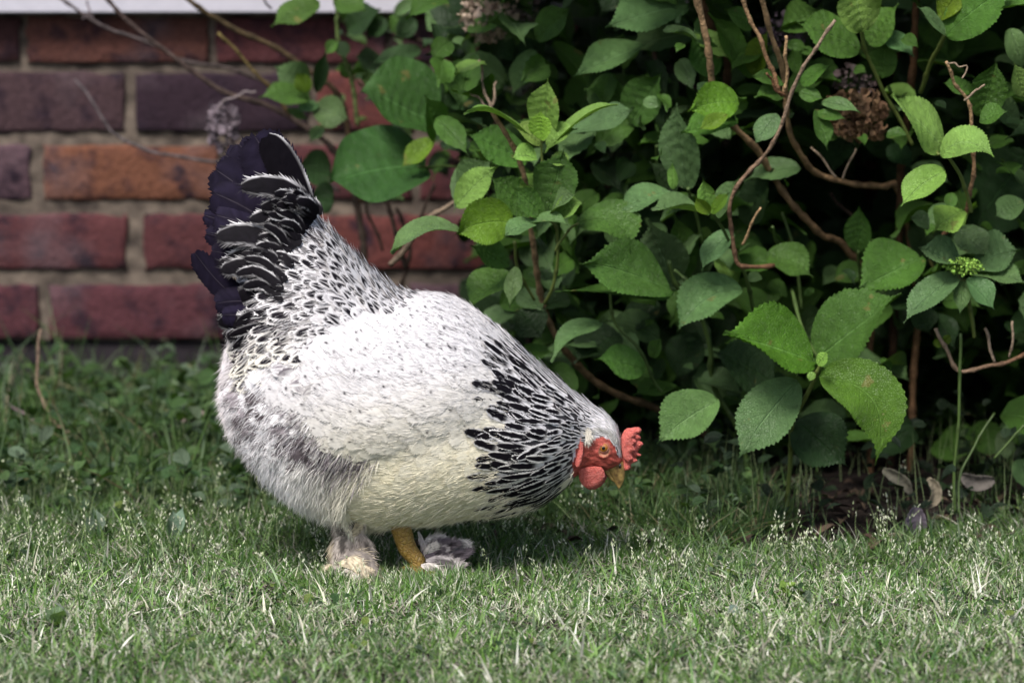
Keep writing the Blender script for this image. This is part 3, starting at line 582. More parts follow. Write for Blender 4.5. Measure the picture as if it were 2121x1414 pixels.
blades(mb, 60000, (-.25, 0), (3.85, 4.05), 58, lambda px, py, n, r: np.full(n, .026), lambda px, py, p: near_feet(px, py, p) * .55, lawn_col, lean=.6)
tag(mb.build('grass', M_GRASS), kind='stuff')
# longer shaded grass along the edge of the bed, and thin grass against the wall
mb = MB()
TALL = [(1020, 1000), (1150, 960), (1420, 960), (1560, 1020), (1620, 1110), (1480, 1130), (1350, 1110), (1100, 1080)]
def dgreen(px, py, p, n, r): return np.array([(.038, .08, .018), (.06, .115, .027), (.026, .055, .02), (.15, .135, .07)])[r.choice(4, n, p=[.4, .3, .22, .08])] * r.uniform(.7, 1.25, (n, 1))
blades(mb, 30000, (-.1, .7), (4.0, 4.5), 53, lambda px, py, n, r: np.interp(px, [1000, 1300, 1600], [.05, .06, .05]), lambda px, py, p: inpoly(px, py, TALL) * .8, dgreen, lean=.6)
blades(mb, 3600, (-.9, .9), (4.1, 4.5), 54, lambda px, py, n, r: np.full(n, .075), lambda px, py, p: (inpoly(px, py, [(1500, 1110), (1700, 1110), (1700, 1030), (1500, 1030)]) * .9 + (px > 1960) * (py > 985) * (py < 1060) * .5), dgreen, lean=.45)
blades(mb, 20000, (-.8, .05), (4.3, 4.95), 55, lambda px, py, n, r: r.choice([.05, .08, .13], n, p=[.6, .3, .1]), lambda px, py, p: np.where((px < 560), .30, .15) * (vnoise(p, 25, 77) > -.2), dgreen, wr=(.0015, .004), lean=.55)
tag(mb.build('long_grass', M_GRASS), kind='stuff')
# flowering heads of the annual meadow grass
mb = MB(); r = np.random.default_rng(61)
n = 2400; x = r.uniform(-.75, .75, n); y = r.uniform(3.45, 4.35, n); p = np.stack([x, y, gz(x, y)], -1); px, py = to_px(p)
k = (r.uniform(0, 1, n) < np.interp(py, [950, 1100, 1160, 1300, 1420], [.12, .55, 1, .75, .5]) * (vnoise(p, 26, 62) > -.05)) & (py > edge_line(px) - 20 + 60 * (r.uniform(0, 1, n) > .9)*-1)
p, px, py = p[k], px[k], py[k]; n = len(p); h = np.interp(py, [950, 1100, 1200, 1414], [.05, .040, .032, .026]) * r.uniform(.7, 1.35, n)
dr = np.stack([r.normal(0, .35, n), r.normal(0, .3, n), np.ones(n)], 1); D = nrm(dr)
add_strands(mb, p, D, h, np.full(n, .0007), np.array([(.25, .33, .14)]) * r.uniform(.7, 1.2, (n, 1)), r.normal(0, .12, (n, 3)), 3)
m = 7; q = np.repeat(np.arange(n), m); v = r.uniform(.55, 1.02, n * m); spread = (1.05 - v) * .26 * h[q]
side = r.normal(0, 1, (n * m, 3)) * np.array([1, 1, .3]); s0 = p[q] + D[q] * (h[q] * v)[:, None] + nrm(side) * spread[:, None]
sd = nrm(D[q] + nrm(side) * .35); wid = r.uniform(.0009, .0015, n * m)
col = np.where(r.uniform(0, 1, (n * m, 1)) < .6, np.array([[.66, .68, .52]]), np.array([[.42, .50, .27]])) * r.uniform(.8, 1.15, (n * m, 1))
# spikelets: little diamonds
L = r.uniform(.0028, .0052, n * m); up = nrm(np.cross(sd, r.normal(0, 1, (n * m, 3)))); a0 = s0; a1 = s0 + sd * (L * .45)[:, None] + up * wid[:, None] * .6; a2 = s0 + sd * L[:, None]; a3 = s0 + sd * (L * .45)[:, None] - up * wid[:, None] * .6
up2 = np.cross(sd, up); a4 = s0 + sd * (L * .45)[:, None] + up2 * wid[:, None] * .6; a5 = s0 + sd * (L * .45)[:, None] - up2 * wid[:, None] * .6
V = np.stack([a0, a1, a2, a3, a4, a5], 1); F = np.array([[0, 1, 4], [0, 4, 3], [0, 3, 5], [0, 5, 1], [2, 4, 1], [2, 3, 4], [2, 5, 3], [2, 1, 5]]); o = np.arange(n * m)[:, None, None] * 6
mb.add(V.reshape(-1, 3), None, (o + F[None]).reshape(-1, 3), np.repeat(col[:, None], 6, 1).reshape(-1, 3))
tag(mb.build('grass_seed_heads', M_STRAW, smooth=False), kind='stuff')
# low broad-leaved ground cover
def cover(mb, n, xr, yr, keep, zr, size, cols, seed, wr=(.4, .7)):
    r = np.random.default_rng(seed); x = r.uniform(*xr, n); y = r.uniform(*yr, n); p = np.stack([x, y, gz(x, y)], -1); px, py = to_px(p)
    k = r.uniform(0, 1, n) < keep(px, py, p); p, px, py = p[k], px[k], py[k]; n = len(p)
    zt = r.uniform(0, 1, n); top = p + np.stack([r.normal(0, .01, n), r.normal(0, .01, n), zr[0] + (zr[1] - zr[0]) * zt ** 1.5], 1)
    add_strands(mb, p, nrm(top - p), np.linalg.norm(top - p, axis=1), np.full(n, .0012), np.tile([.08, .11, .04], (n, 1)), np.zeros((n, 3)), 2)
    az = r.uniform(0, 6.28, n); ln = r.uniform(*size, n) / 1900; d = np.stack([np.cos(az), np.sin(az), r.normal(.15, .35, n)], 1); d = nrm(d)
    N = nrm(np.stack([r.normal(0, .35, n), r.normal(-.25, .35, n), np.ones(n)], 1)); c = np.array(cols)[r.choice(len(cols), n)] * r.uniform(.75, 1.25, (n, 1))
    add_leaves(mb, top, top + d * ln[:, None], top + d * ln[:, None] * .5 + np.array([0, 0, 1]) * (ln * .15)[:, None], N, ln * r.uniform(*wr, n), c, rows=7, K=1, serr=.03, fold=r.uniform(.1, .6, n), seed=seed)
WC = [(.04, .085, .022), (.03, .07, .02), (.06, .11, .033), (.08, .12, .07), (.026, .055, .022)]
mb = MB()
cover(mb, 8500, (-.95, .02), (4.2, 4.93), lambda px, py, p: (px < 640) * (py < 1080) * (.12 + .88 * (vnoise(p, 14, 81) > -.1)) * np.interp(py, [770, 830, 1000, 1080], [.10, .6, 1, .2]), (.004, .055), (12, 56), WC, 71)
cover(mb, 260, (-.6, -.2), (4.5, 4.8), lambda px, py, p: np.exp(-((px - 400) / 80) ** 2) * (py > 800), (.03, .085), (34, 66), WC + [(.09, .13, .07)], 76)
cover(mb, 160, (-.8, -.35), (4.5, 4.9), lambda px, py, p: py > 780, (.03, .08), (30, 60), WC, 77)
cover(mb, 2600, (-.7, .7), (3.5, 4.32), lambda px, py, p: (py > edge_line(px)) * (vnoise(p, 20, 82) > .35) * .9, (.004, .018), (9, 24), WC + [(.14, .2, .04)], 72, (.6, 1))
cover(mb, 900, (0, .35), (4.1, 4.5), lambda px, py, p: inpoly(px, py, TALL) * 1., (.006, .05), (14, 40), WC, 73)
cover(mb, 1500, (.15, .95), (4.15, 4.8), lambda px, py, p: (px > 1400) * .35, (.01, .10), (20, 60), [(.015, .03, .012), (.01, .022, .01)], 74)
tag(mb.build('ground_cover', M_WEED), kind='stuff')
# dead leaves and bits on the soil of the bed
M_DEAD = mat_attr('dead leaf', .8, .15, 120, .002, 60, .4)
mb = MB(); r = np.random.default_rng(75); n = 900; x = r.uniform(-.2, 1.1, n); y = r.uniform(4.1, 4.85, n); p = np.stack([x, y, gz(x, y) + r.uniform(.001, .008, n)], -1)
az = r.uniform(0, 6.28, n); d = np.stack([np.cos(az), np.sin(az), r.normal(0, .15, n)], 1); ln = r.uniform(.008, .035, n)
add_leaves(mb, p, p + d * ln[:, None], p + d * ln[:, None] * .5 + np.array([0, 0, .006]), np.stack([r.normal(0, .3, n), r.normal(0, .3, n), np.ones(n)], 1), ln * r.uniform(.2, .5, n), np.array([(.04, .026, .018), (.07, .05, .034), (.02, .013, .011)])[r.choice(3, n)], rows=5, K=1, serr=0, fold=.6, wave=.12)
tag(mb.build('leaf_litter', M_DEAD), kind='stuff')

# ---- single small things -------------------------------------------------------------
def curled(name, pts, w0, col, Yd, label, cat='leaf'):
    a = np.array(pts, float); c = P(a[:, 0], a[:, 1], Yd); p = smooth_path(c, 26); n = len(p); t = nrm(np.gradient(p, axis=0)); s = np.cross(t, np.array([0, -1.0, .2])); s = nrm(s)
    mb = MB(); k = np.linspace(-1, 1, 7); wv = np.sin(math.pi * np.linspace(.06, .96, n)) ** .6 * w0 / 1900 / 2
    nn = np.cross(s, t); pos = p[:, None] + s[:, None] * (wv[:, None] * k[None])[..., None] + nn[:, None] * (wv[:, None] * (k[None] ** 2) * .8)[..., None] + rng.normal(0, .0004, (n, 7, 3))
    f = (np.arange(n - 1)[:, None] * 7 + np.arange(6)[None]).ravel(); mb.add(pos.reshape(-1, 3), np.stack([f, f + 1, f + 8, f + 7], 1), None, col)
    o = mb.build(name, M_DEAD); md = o.modifiers.new('thick', 'SOLIDIFY'); md.thickness = .0006; tag(o, label, cat); return o
curled('dead_leaf', [(1828, 972), (1850, 985), (1872, 1000), (1886, 1022)], 26, (.13, .12, .09), 4.22, 'grey brown curled dead leaf hanging in the dark bed, leftmost of the curled ones')
curled('dead_leaf', [(1922, 990), (1938, 1010), (1936, 1035), (1915, 1052)], 22, (.2, .17, .12), 4.2, 'hook shaped tan dead leaf curling round in the dark bed')
curled('dead_leaf', [(1990, 985), (2020, 1000), (2060, 994)], 34, (.09, .08, .07), 4.24, 'flat greyish dead leaf at the foot of the green stems in the bed')
curled('dead_leaf', [(1898, 1050), (1896, 1085), (1902, 1112)], 44, (.12, .10, .12), 4.17, 'oval purplish grey dead leaf standing on edge behind the lawn edge')
curled('dead_leaf', [(1836, 1112), (1862, 1116), (1900, 1132)], 24, (.34, .27, .21), 4.14, 'broken piece of pale brown leaf lying at the lawn edge')
curled('dead_leaf', [(1472, 1100), (1515, 1098), (1560, 1090)], 26, (.3, .24, .13), 4.2, 'long yellowish dry leaf lying low between the grass and the bed')
curled('dead_leaf', [(1390, 1104), (1440, 1108), (1480, 1100)], 22, (.22, .17, .1), 4.2, 'dull brown dry leaf beside the yellowish one under the shrub')
mb = MB(); add_tube(mb, path('245,938 290,915 330,900 365,880 400,866 422,856', 4.56, 4.6), .0030, (.26, .19, .18), knots=.03, wob=.001); tag(mb.build('fallen_twig', M_BARK), 'pale pinkish brown fallen twig lying in the weeds left of the hen', 'twig')
mb = MB(); add_tube(mb, path('84,682 78,730 78,790 92,840 118,880 150,905 175,925', 4.62, 4.6), [.0014, .0032], (.22, .15, .11), knots=.04, wob=.001); add_tube(mb, path('20,838 60,865 95,885 150,905', 4.64, 4.6), .0018, (.16, .12, .12), wob=.001)
tag(mb.build('dry_weed_stalk', M_BARK), 'thin dry brown stalk bending up in front of the wall at far left', 'dry stalk')
def rosette(name, px, py, Yd, tips, col, label, cat='weed', w=.5, up=.3):
    base = P(px, py, Yd); base[2] = float(gz(base[0:1], base[1:2])[0]); o = empty(name, tuple(base)); mb = MB()
    for tx, ty, dy in tips:
        T = P(tx, ty, Yd + dy); L = np.linalg.norm(T - base); C = (base + T) / 2 + np.array([0, 0, L * up]); sd = 1
        N = nrm(np.array([rng.normal(0, .2), -.55, .9])); add_leaves(mb, base, T, C, N, L * w * rng.uniform(.85, 1.2), np.array(col) * rng.uniform(.8, 1.25), rows=20, K=2, fold=.35, serr=.03, seed=int(tx))
    mb.build('leaves', M_WEED, o); tag(o, label, cat); return o
rosette('weed', 112, 1302, 3.77, [(92, 1256, 0), (132, 1262, -.02), (124, 1250, .02), (105, 1290, -.03)], (.13, .2, .1), 'small upright weed with three pale oval leaves in the front left lawn', up=.1)
rosette('weed', 198, 1078, 4.16, [(194, 1048, 0), (200, 1052, .01)], (.2, .27, .2), 'short pale green leaf pair standing in the lawn at left, below the weeds', w=.6, up=0)
rosette('weed', 1540, 1290, 3.82, [(1500, 1272, -.02), (1520, 1282, -.04), (1560, 1275, .0), (1575, 1290, -.01), (1535, 1268, .03)], (.2, .27, .23), 'flat bluish grey weed rosette in the lawn right of centre', w=.35)
rosette('weed', 1635, 1225, 3.9, [(1615, 1215, -.01), (1640, 1212, -.01), (1650, 1226, .0)], (.2, .32, .06), 'bright yellow green three leaved clover in the lawn at right', w=.9)
rosette('weed', 1230, 1262, 3.87, [(1205, 1250, -.01), (1225, 1246, .02), (1255, 1252, .0)], (.17, .24, .18), 'bluish green weed below the beak in the sunlit lawn', w=.4)
rosette('weed', 1740, 1150, 4.08, [(1722, 1120, 0), (1748, 1118, .01), (1770, 1126, .0), (1760, 1142, -.02)], (.12, .2, .08), 'green weed with rounded leaves at the edge of the dark bed', w=.7, up=.1)
rosette('weed', 360, 1090, 4.15, [(358, 1050, 0), (380, 1046, .01), (345, 1068, -.01)], (.16, .24, .17), 'pale blue green pointed leaf cluster in the shaded lawn at left', w=.4, up=.05)
rosette('weed', 530, 985, 4.36, [(480, 930, -.02), (510, 920, .02), (550, 935, 0), (470, 965, -.05), (520, 960, -.05)], (.07, .13, .06), 'broad leaved dark green weed behind the hen, close to its fluffy rear', w=.55, up=.1)

# ================================================================= THE HEN
HY = 4.0
hen = tag(empty('hen', tuple(P(790, 1200, HY) * np.array([1, 1, 0]))), 'plump white hen with black laced neck and black tail, head lowered over the lawn', 'hen')
RINGS = [ # top x,y, bottom x,y, half width
 (596, 408, 540, 470, 22), (628, 428, 500, 560, 62), (662, 440, 485, 640, 105), (700, 468, 474, 720, 138), (738, 502, 462, 800, 163), (776, 540, 468, 868, 184), (812, 575, 500, 928, 200), (846, 600, 555, 988, 212),
 (880, 611, 622, 1036, 219), (918, 619, 695, 1072, 222), (958, 635, 775, 1092, 220), (998, 656, 870, 1084, 212), (1040, 684, 960, 1074, 198), (1082, 714, 1045, 1068, 176), (1120, 745, 1110, 1050, 148), (1152, 770, 1150, 1026, 118),
 (1182, 793, 1176, 1005, 90), (1206, 812, 1188, 990, 68), (1228, 829, 1198, 979, 54), (1248, 845, 1208, 975, 47), (1266, 862, 1222, 975, 42), (1279, 884, 1238, 975, 37), (1285, 910, 1250, 974, 30), (1288, 936, 1262, 971, 22), (1289, 952, 1272, 967, 13)]
RG = np.array(RINGS, float)
_d = RG[:, 2:4] - RG[:, 0:2]; _d /= np.hypot(*_d.T)[:, None]; _k = np.arange(len(RG))
RG[:, 0:2] += _d * np.interp(_k, [0, 2, 5, 8, 12, 17, 19, 21], [6, 24, 26, 17, 17, 14, 5, 0])[:, None]
RG[:, 2:4] -= _d * np.interp(_k, [0, 2, 5, 8, 12, 15, 18], [0, 8, 14, 12, 8, 6, 0])[:, None]; RG[:, 4] *= .97
RG = RG; NS, NT = 300, 176
Tt = P(RG[:, 0], RG[:, 1], HY); Bb = P(RG[:, 2], RG[:, 3], HY); Ww = RG[:, 4] / FPX * HY
dense = smooth_path(np.hstack([(Tt + Bb) / 2, (Tt - Bb) / 2, Ww[:, None]]), 900)
kz = np.exp(-np.linspace(-2, 2, 61) ** 2); kz /= kz.sum()
pad = np.vstack([2 * dense[:1] - dense[30:0:-1], dense, 2 * dense[-1:] - dense[-2:-32:-1]])
dense = np.stack([np.convolve(pad[:, i], kz, 'valid') for i in range(7)], 1)
cum = np.concatenate([[0], np.cumsum(np.linalg.norm(np.diff(dense[:, :3], axis=0), axis=1) + .25 * np.linalg.norm(np.diff(dense[:, 3:6], axis=0), axis=1))])
ss = np.linspace(0, cum[-1], NS); D7 = np.stack([np.interp(ss, cum, dense[:, i]) for i in range(7)], 1)
tt = np.arange(NT) * 2 * math.pi / NT
def ringpt(D, t):
    c, s = np.cos(t), np.sin(t); s2 = np.sign(s) * np.abs(s) ** .88
    p = D[..., :3] + D[..., 3:6] * c[..., None]; p = p.copy(); p[..., 1] -= D[..., 6] * s2; return p
G = ringpt(np.repeat(D7[:, None], NT, 1), np.repeat(tt[None], NS, 0))
# soft lumps of the plumage
G0 = G.copy()
dS = np.gradient(G, axis=0); dT = (np.roll(G, -1, 1) - np.roll(G, 1, 1)) / 2
NG = nrm(np.cross(dS, dT)); cen = D7[:, None, :3]; NG *= np.sign(np.sum(NG * (G - cen), -1, keepdims=True))
def hpx(p):
    q = p.copy(); q[..., 1] = HY; return to_px(q)
GX, GY_ = hpx(G)
G = G + NG * (vnoise(G, 22, 90) * .0035 * sstep(1180, 1000, GX))[..., None]
# the flank bulges out where the folded wing lies
WING = [(600, 720), (700, 655), (800, 640), (950, 655), (1000, 740), (985, 815), (900, 880), (760, 880), (690, 850), (640, 800), (560, 775)]
def wingmask(x, y): return np.exp(-(((x - 800) * .94 + (y - 765) * -.34) / 235) ** 4 - (((x - 800) * .34 + (y - 765) * .94) / 118) ** 4)
G = G + NG * (wingmask(GX, GY_) * .010)[..., None]
# skin: the bare red face
FACE = [(1226, 903), (1244, 895), (1262, 905), (1274, 921), (1280, 940), (1296, 950), (1292, 968), (1252, 982), (1196, 990), (1184, 972), (1186, 940), (1194, 905), (1210, 896)]
FX, FY = hpx(G); face = inpoly(FX + 2.5 * vnoise(G, 500, 98), FY + 2.5 * vnoise(G, 520, 99), FACE)
skin = np.where(face[..., None], np.array([.40, .080, .060]), np.array([.62, .60, .62]))
skin = np.where(((FX > 960) & ~face & inpoly(FX, FY, [(960, 640), (1160, 770), (1225, 850), (1190, 900), (1180, 975), (1215, 985), (1200, 1100), (960, 1010)]))[..., None], np.array([.03, .027, .03]), skin)
skin = skin * (1 + .5 * vnoise(G, 700, 91) * face)[..., None]
EYE = (1250, 926)
er = np.hypot(FX - EYE[0], FY - EYE[1]); ring_ = np.exp(-((er - 13) / 3.0) ** 2) * face
G = G + NG * ((face * (vnoise(G, 1300, 92) * .0006 + vnoise(G, 420, 93) * .0008)) + ring_ * .0008 - (er < 9) * .001)[..., None]
skin = np.where(((er < 12) & (er > 7))[..., None], np.array([.45, .20, .12]), skin)
i = np.arange(NS - 1)[:, None] * NT; j = np.arange(NT)[None]; j2 = (j + 1) % NT
q = np.stack([i + j, i + j2, i + NT + j2, i + NT + j], -1).reshape(-1, 4)
v = np.vstack([G.reshape(-1, 3), G[0].mean(0), G[-1].mean(0)]); c = np.vstack([skin.reshape(-1, 3), skin[0, 0], skin[-1, 0]]); e0 = NS * NT
t = [[e0, (s + 1) % NT, s] for s in range(NT)] + [[e0 + 1, (NS - 1) * NT + s, (NS - 1) * NT + (s + 1) % NT] for s in range(NT)]
M_SKIN = mat_attr('skin', .5, .4, 900, .0006, 500, .3)
mb = MB(); mb.add(v, q, t, c); body = mb.build('body', M_SKIN, hen)
dS = np.gradient(G, axis=0); dT = (np.roll(G, -1, 1) - np.roll(G, 1, 1)) / 2
NG = nrm(np.cross(dS, dT)); NG *= np.sign(np.sum(NG * (G - cen), -1, keepdims=True))
def samp(A, s, t):
    s = np.clip(s, 0, NS - 1.001); t = np.mod(t, NT); i = s.astype(int); j = t.astype(int); fs = (s - i)[..., None]; ft = (t - j)[..., None]; j1 = (j + 1) % NT
    return (A[i, j] * (1 - ft) + A[i, j1] * ft) * (1 - fs) + (A[i + 1, j] * (1 - ft) + A[i + 1, j1] * ft) * fs
# ---- zones, in the side view
HACK = [(1300, 895), (1262, 903), (1240, 892), (1212, 893), (1186, 930), (1182, 985), (1205, 1000), (1190, 1070), (1150, 1062), (1118, 1034), (1074, 1006), (1040, 960), (1032, 890), (1056, 840), (1048, 785), (1052, 735), (1085, 690), (1120, 700), (1320, 860)]
SADD = [(560, 380), (680, 420), (860, 580), (905, 612), (850, 640), (760, 640), (690, 668), (640, 708), (590, 735), (540, 755), (505, 745), (470, 640), (480, 480)]
BACKZ = [(905, 600), (1000, 630), (1110, 700), (1085, 690), (1052, 735), (1048, 785), (1056, 840), (1030, 860), (900, 870), (760, 885), (690, 850), (640, 800), (560, 775), (590, 735), (640, 708), (690, 668), (760, 640), (850, 640)]
FLUF = [(400, 760), (540, 755), (600, 790), (700, 860), (800, 900), (760, 960), (700, 1010), (690, 1060), (800, 1080), (1000, 1090), (1000, 1140), (600, 1140), (400, 1000)]
ds_len = np.linalg.norm(dS, axis=-1); dt_len = np.linalg.norm(dT, axis=-1); area = np.linalg.norm(np.cross(dS, dT), axis=-1)
def scatter(n, keep, spacing, seed, aniso=1.0):
    """blue-noise points on the body surface; keep(px,py)->bool, spacing(px,py)->px"""
    r = np.random.default_rng(seed); a = area.ravel() * keep(*hpx(G)).ravel(); a = a / a.sum(); idx = r.choice(len(a), n, p=a)
    s = idx // NT + r.uniform(-.5, .5, n); t = idx % NT + r.uniform(-.5, .5, n); s = np.clip(s, 0, NS - 1.01)
    p = samp(G, s, t); px, py = hpx(p); sp = spacing(px, py) / FPX * HY; cell = .012; grid = {}; out = []; fd = nrm(samp(dS, s, t)); kk = 1 - aniso ** 2
    for k in range(n):
        c = (int(p[k, 0] / cell), int(p[k, 1] / cell), int(p[k, 2] / cell)); ok = True; d2 = sp[k] ** 2; rr = int(math.ceil(sp[k] / aniso / cell))
        for a0 in range(-rr, rr + 1):
            for a1 in range(-rr, rr + 1):
                for a2 in range(-rr, rr + 1):
                    for o in grid.get((c[0] + a0, c[1] + a1, c[2] + a2), ()):
                        dd = p[k] - p[o]
                        if dd @ dd - kk * (dd @ fd[k]) ** 2 < d2: ok = False; break
                    if not ok: break
                if not ok: break
            if not ok: break
        if ok: grid.setdefault(c, []).append(k); out.append(k)
    out = np.array(out); return s[out], t[out], px[out], py[out]
def lay(s, t, L, direction, lift0, lift1, M, r, curl=0.0):
    """centre lines running over the body from the roots (s,t), length L (px), direction (n,2) in the side view or None for tail-ward"""
    Lm = L / FPX * HY; n = len(s); v = np.linspace(0, 1, M + 1)
    a = samp(dS, s, t); b = samp(dT, s, t); N0 = samp(NG, s, t)
    if direction is None: D = -nrm(a)
    else:
        D = np.stack([direction[:, 0], 0 * direction[:, 0], -direction[:, 1]], 1); D = D - N0 * np.sum(D * N0, -1, keepdims=True); D = nrm(D)
    D = nrm(D + nrm(b) * r.normal(0, .10, n)[:, None])
    aa, ab, bb = (np.sum(x * y, -1) for x, y in ((a, a), (a, b), (b, b))); da, db = np.sum(D * a, -1), np.sum(D * b, -1); det = aa * bb - ab * ab + 1e-14
    us_ = (da * bb - db * ab) / det; ut = (db * aa - da * ab) / det
    S_ = s[:, None] + us_[:, None] * Lm[:, None] * v; T_ = t[:, None] + ut[:, None] * Lm[:, None] * v
    over = np.clip(0 - S_, 0, None)
    p = samp(G, S_, T_); Nn = samp(NG, S_, T_)
    # where a centre line leaves the end of the body it goes on straight
    first = samp(dS, np.zeros_like(S_), T_); p = p - first * over[..., None]
    lift = (lift0[:, None] * (1 - v) + lift1[:, None] * v + 0 * Lm[:, None]) ; p = p + Nn * lift[..., None] + Nn * (curl * Lm[:, None] * v ** 3)[..., None]
    tan = nrm(np.gradient(p, axis=1)); side = nrm(np.cross(tan, Nn)); Nf = np.cross(side, tan); Nf *= np.sign(np.sum(Nf * Nn, -1, keepdims=True)); return p, side, Nf
WHITE, CREAM, BLACK = np.array([.57, .555, .562]), np.array([.82, .76, .53]), np.array([.005, .004, .006])
def mixc(a, b, f): return a * (1 - f[..., None]) + b * f[..., None]
def creamness(px, py):                # the breast and belly plumage is cream coloured
    f = sstep(720, 985, py + .10 * (px - 850)) * sstep(540, 800, px) * .9; return np.clip(f, 0, 1)
# hackle: black centred, white laced neck feathers ---------------------------------
def headd(px, py): return np.hypot(px - 1262, py - 900)
keepH = lambda x, y: inpoly(x, y, HACK) | ((x > 1195) & (y < 945) & ~inpoly(x, y, FACE))
s, t, px, py = scatter(26000, keepH, lambda x, y: np.interp(headd(x, y), [0, 60, 130, 260], [4.6, 6.5, 10.5, 14]), 101, .38)
r = np.random.default_rng(102); n = len(s); hd = headd(px, py); L = np.interp(hd, [0, 60, 130, 280], [15, 34, 84, 118]) * r.uniform(.75, 1.2, n) * np.interp(px, [1030, 1110], [.72, 1]); hw = np.interp(hd, [0, 60, 130, 280], [2.6, 4.4, 8.2, 12.5]) * r.uniform(.75, 1.25, n) / FPX * HY
z = np.full(n, 1.0)
C, S, Nn = lay(s, t, L, None, .0004 * z, np.interp(hd, [0, 100, 280], [.0016, .003, .0045]) * r.uniform(.5, 1.7, n), 13, r)
blk = np.interp(hd, [15, 50, 110, 240], [.05, .5, .76, .88]) * r.uniform(.8, 1.12, n) * np.where((py < 740) & (px < 1110), .8, 1)
blk = np.where(py < np.interp(px, [950, 1100, 1290], [640, 755, 900]), blk * .66, blk); tone = np.clip((py - 860) / 130, 0, 1) * .75
throat = sstep(1090, 1140, px) * sstep(945, 985, py)
def colH(u, v):
    lace = WHITE * (1 - .5 * tone[:, None, None, None]) + CREAM * .5 * tone[:, None, None, None] * 1.05
    core = blk[:, None, None] * (1.0 + .05 * v) * (1 + r.normal(0, .13, u.shape[:2] + (1,))); f = sstep(core + .14, core - .06, np.abs(u)) * np.maximum(sstep(.15, .35, v), throat[:, None, None]) * (.85 + .15 * sstep(1.04, .97, v)); return lace + (BLACK - lace) * f[..., None]
mb = MB(); add_feathers(mb, C, S, Nn, hw, colH, 'hackle', (0, .3, .5, .65, .8, .92, 1), .5, .06, .6, .16, r); mb.build('neck_hackle', M_FEATHER, hen)
# saddle: white feathers pencilled with black ------------------------------------------
keepS = lambda x, y: inpoly(x, y, SADD)
s, t, px, py = scatter(16000, keepS, lambda x, y: np.interp(x, [480, 620, 900], [16, 15, 12.5]), 111)
r = np.random.default_rng(112); n = len(s); L = np.interp(px, [480, 620, 900], [74, 56, 44]) * r.uniform(.85, 1.15, n); hw = np.interp(px, [480, 620, 900], [12, 11, 8.5]) * r.uniform(.85, 1.15, n) / FPX * HY
top = P(0, 0, HY) # unused
outl = np.interp(px, [560, 640, 700, 760, 830, 900], [395, 425, 465, 520, 588, 614]); dep = np.clip((py - outl) / 230, 0, 1)
dirv = np.stack([-np.ones(n), -.85 + 1.35 * dep + r.normal(0, .12, n)], 1)
C, S, Nn = lay(s, t, L, dirv, np.full(n, .0006), r.uniform(.002, .008, n), 9, r, .02)
kind = r.uniform(0, 1, n); tailish = np.clip((760 - px) / 170, 0, 1) * np.clip((720 - py) / 170, 0, 1) * r.uniform(.5, 1, n); crm = sstep(600, 720, py) * sstep(720, 600, px) * .35
def colS(u, v):
    a = np.abs(u); base = WHITE * (1 - crm[:, None, None, None]) + CREAM * 1.1 * crm[:, None, None, None]
    rr = np.sqrt((a * .95) ** 2 + (np.clip(v - .25, 0, 1) / .75) ** 2 * .95); band = np.exp(-((rr - .68) / (.22 + .05 * sstep(720, 600, px))[:, None, None]) ** 2) * sstep(.25, .5, v) * (1 + r.normal(0, .25, u.shape))
    notch = np.exp(-(a / .16) ** 2) * sstep(.5, .75, v) * (kind[:, None, None] < .6); band = np.clip(band - notch, 0, 1)
    solid = sstep(.8, .55, a) * sstep(.12, .3, v) * sstep(.97, .9, v); f = band * (kind[:, None, None] < .88) * (1 - tailish[:, None, None]) + solid * tailish[:, None, None]
    return base + (BLACK * 1.6 - base) * np.clip(f * 1.6, 0, 1)[..., None]
mb = MB(); add_feathers(mb, C, S, Nn, hw, colS, 'broad', (0, .2, .4, .58, .75, 1), .75, .07, .5, .10, r); mb.build('saddle_feathers', M_FEATHER, hen)
r = np.random.default_rng(116); keepR = lambda x, y: inpoly(x, y, SADD) & (x < 690 - .12 * (y - 500)); a = (area * keepR(*hpx(G))).ravel(); a /= a.sum(); n = 6500; idx = r.choice(len(a), n, p=a); s = np.clip(idx // NT + r.uniform(-.5, .5, n), 0, NS - 1.01); t = idx % NT + r.uniform(-.5, .5, n)
p0 = samp(G, s, t); N0 = samp(NG, s, t); px, py = hpx(p0); dpt = np.clip((py - 430) / 300, 0, 1); D = np.stack([-np.ones(n), np.zeros(n), .7 - 1.35 * dpt], 1); D = nrm(nrm(D - N0 * np.sum(D * N0, -1, keepdims=True)) + N0 * .16 + r.normal(0, .2, (n, 3)))
cs = np.array([WHITE * 1.05, WHITE * .8 + CREAM * .15, [.05, .04, .045], [.22, .19, .2]])[r.choice(4, n, p=[.42, .2, .26, .12])]
mbh = MB(); add_strands(mbh, p0 + N0 * .003, D, r.uniform(.008, .019, n), r.uniform(.0004, .0010, n), cs * r.uniform(.8, 1.1, (n, 1)), r.normal(0, .1, (n, 3)) + np.array([0, 0, -.15]), 3); mbh.build('rump_plumes', M_FEATHER, hen)
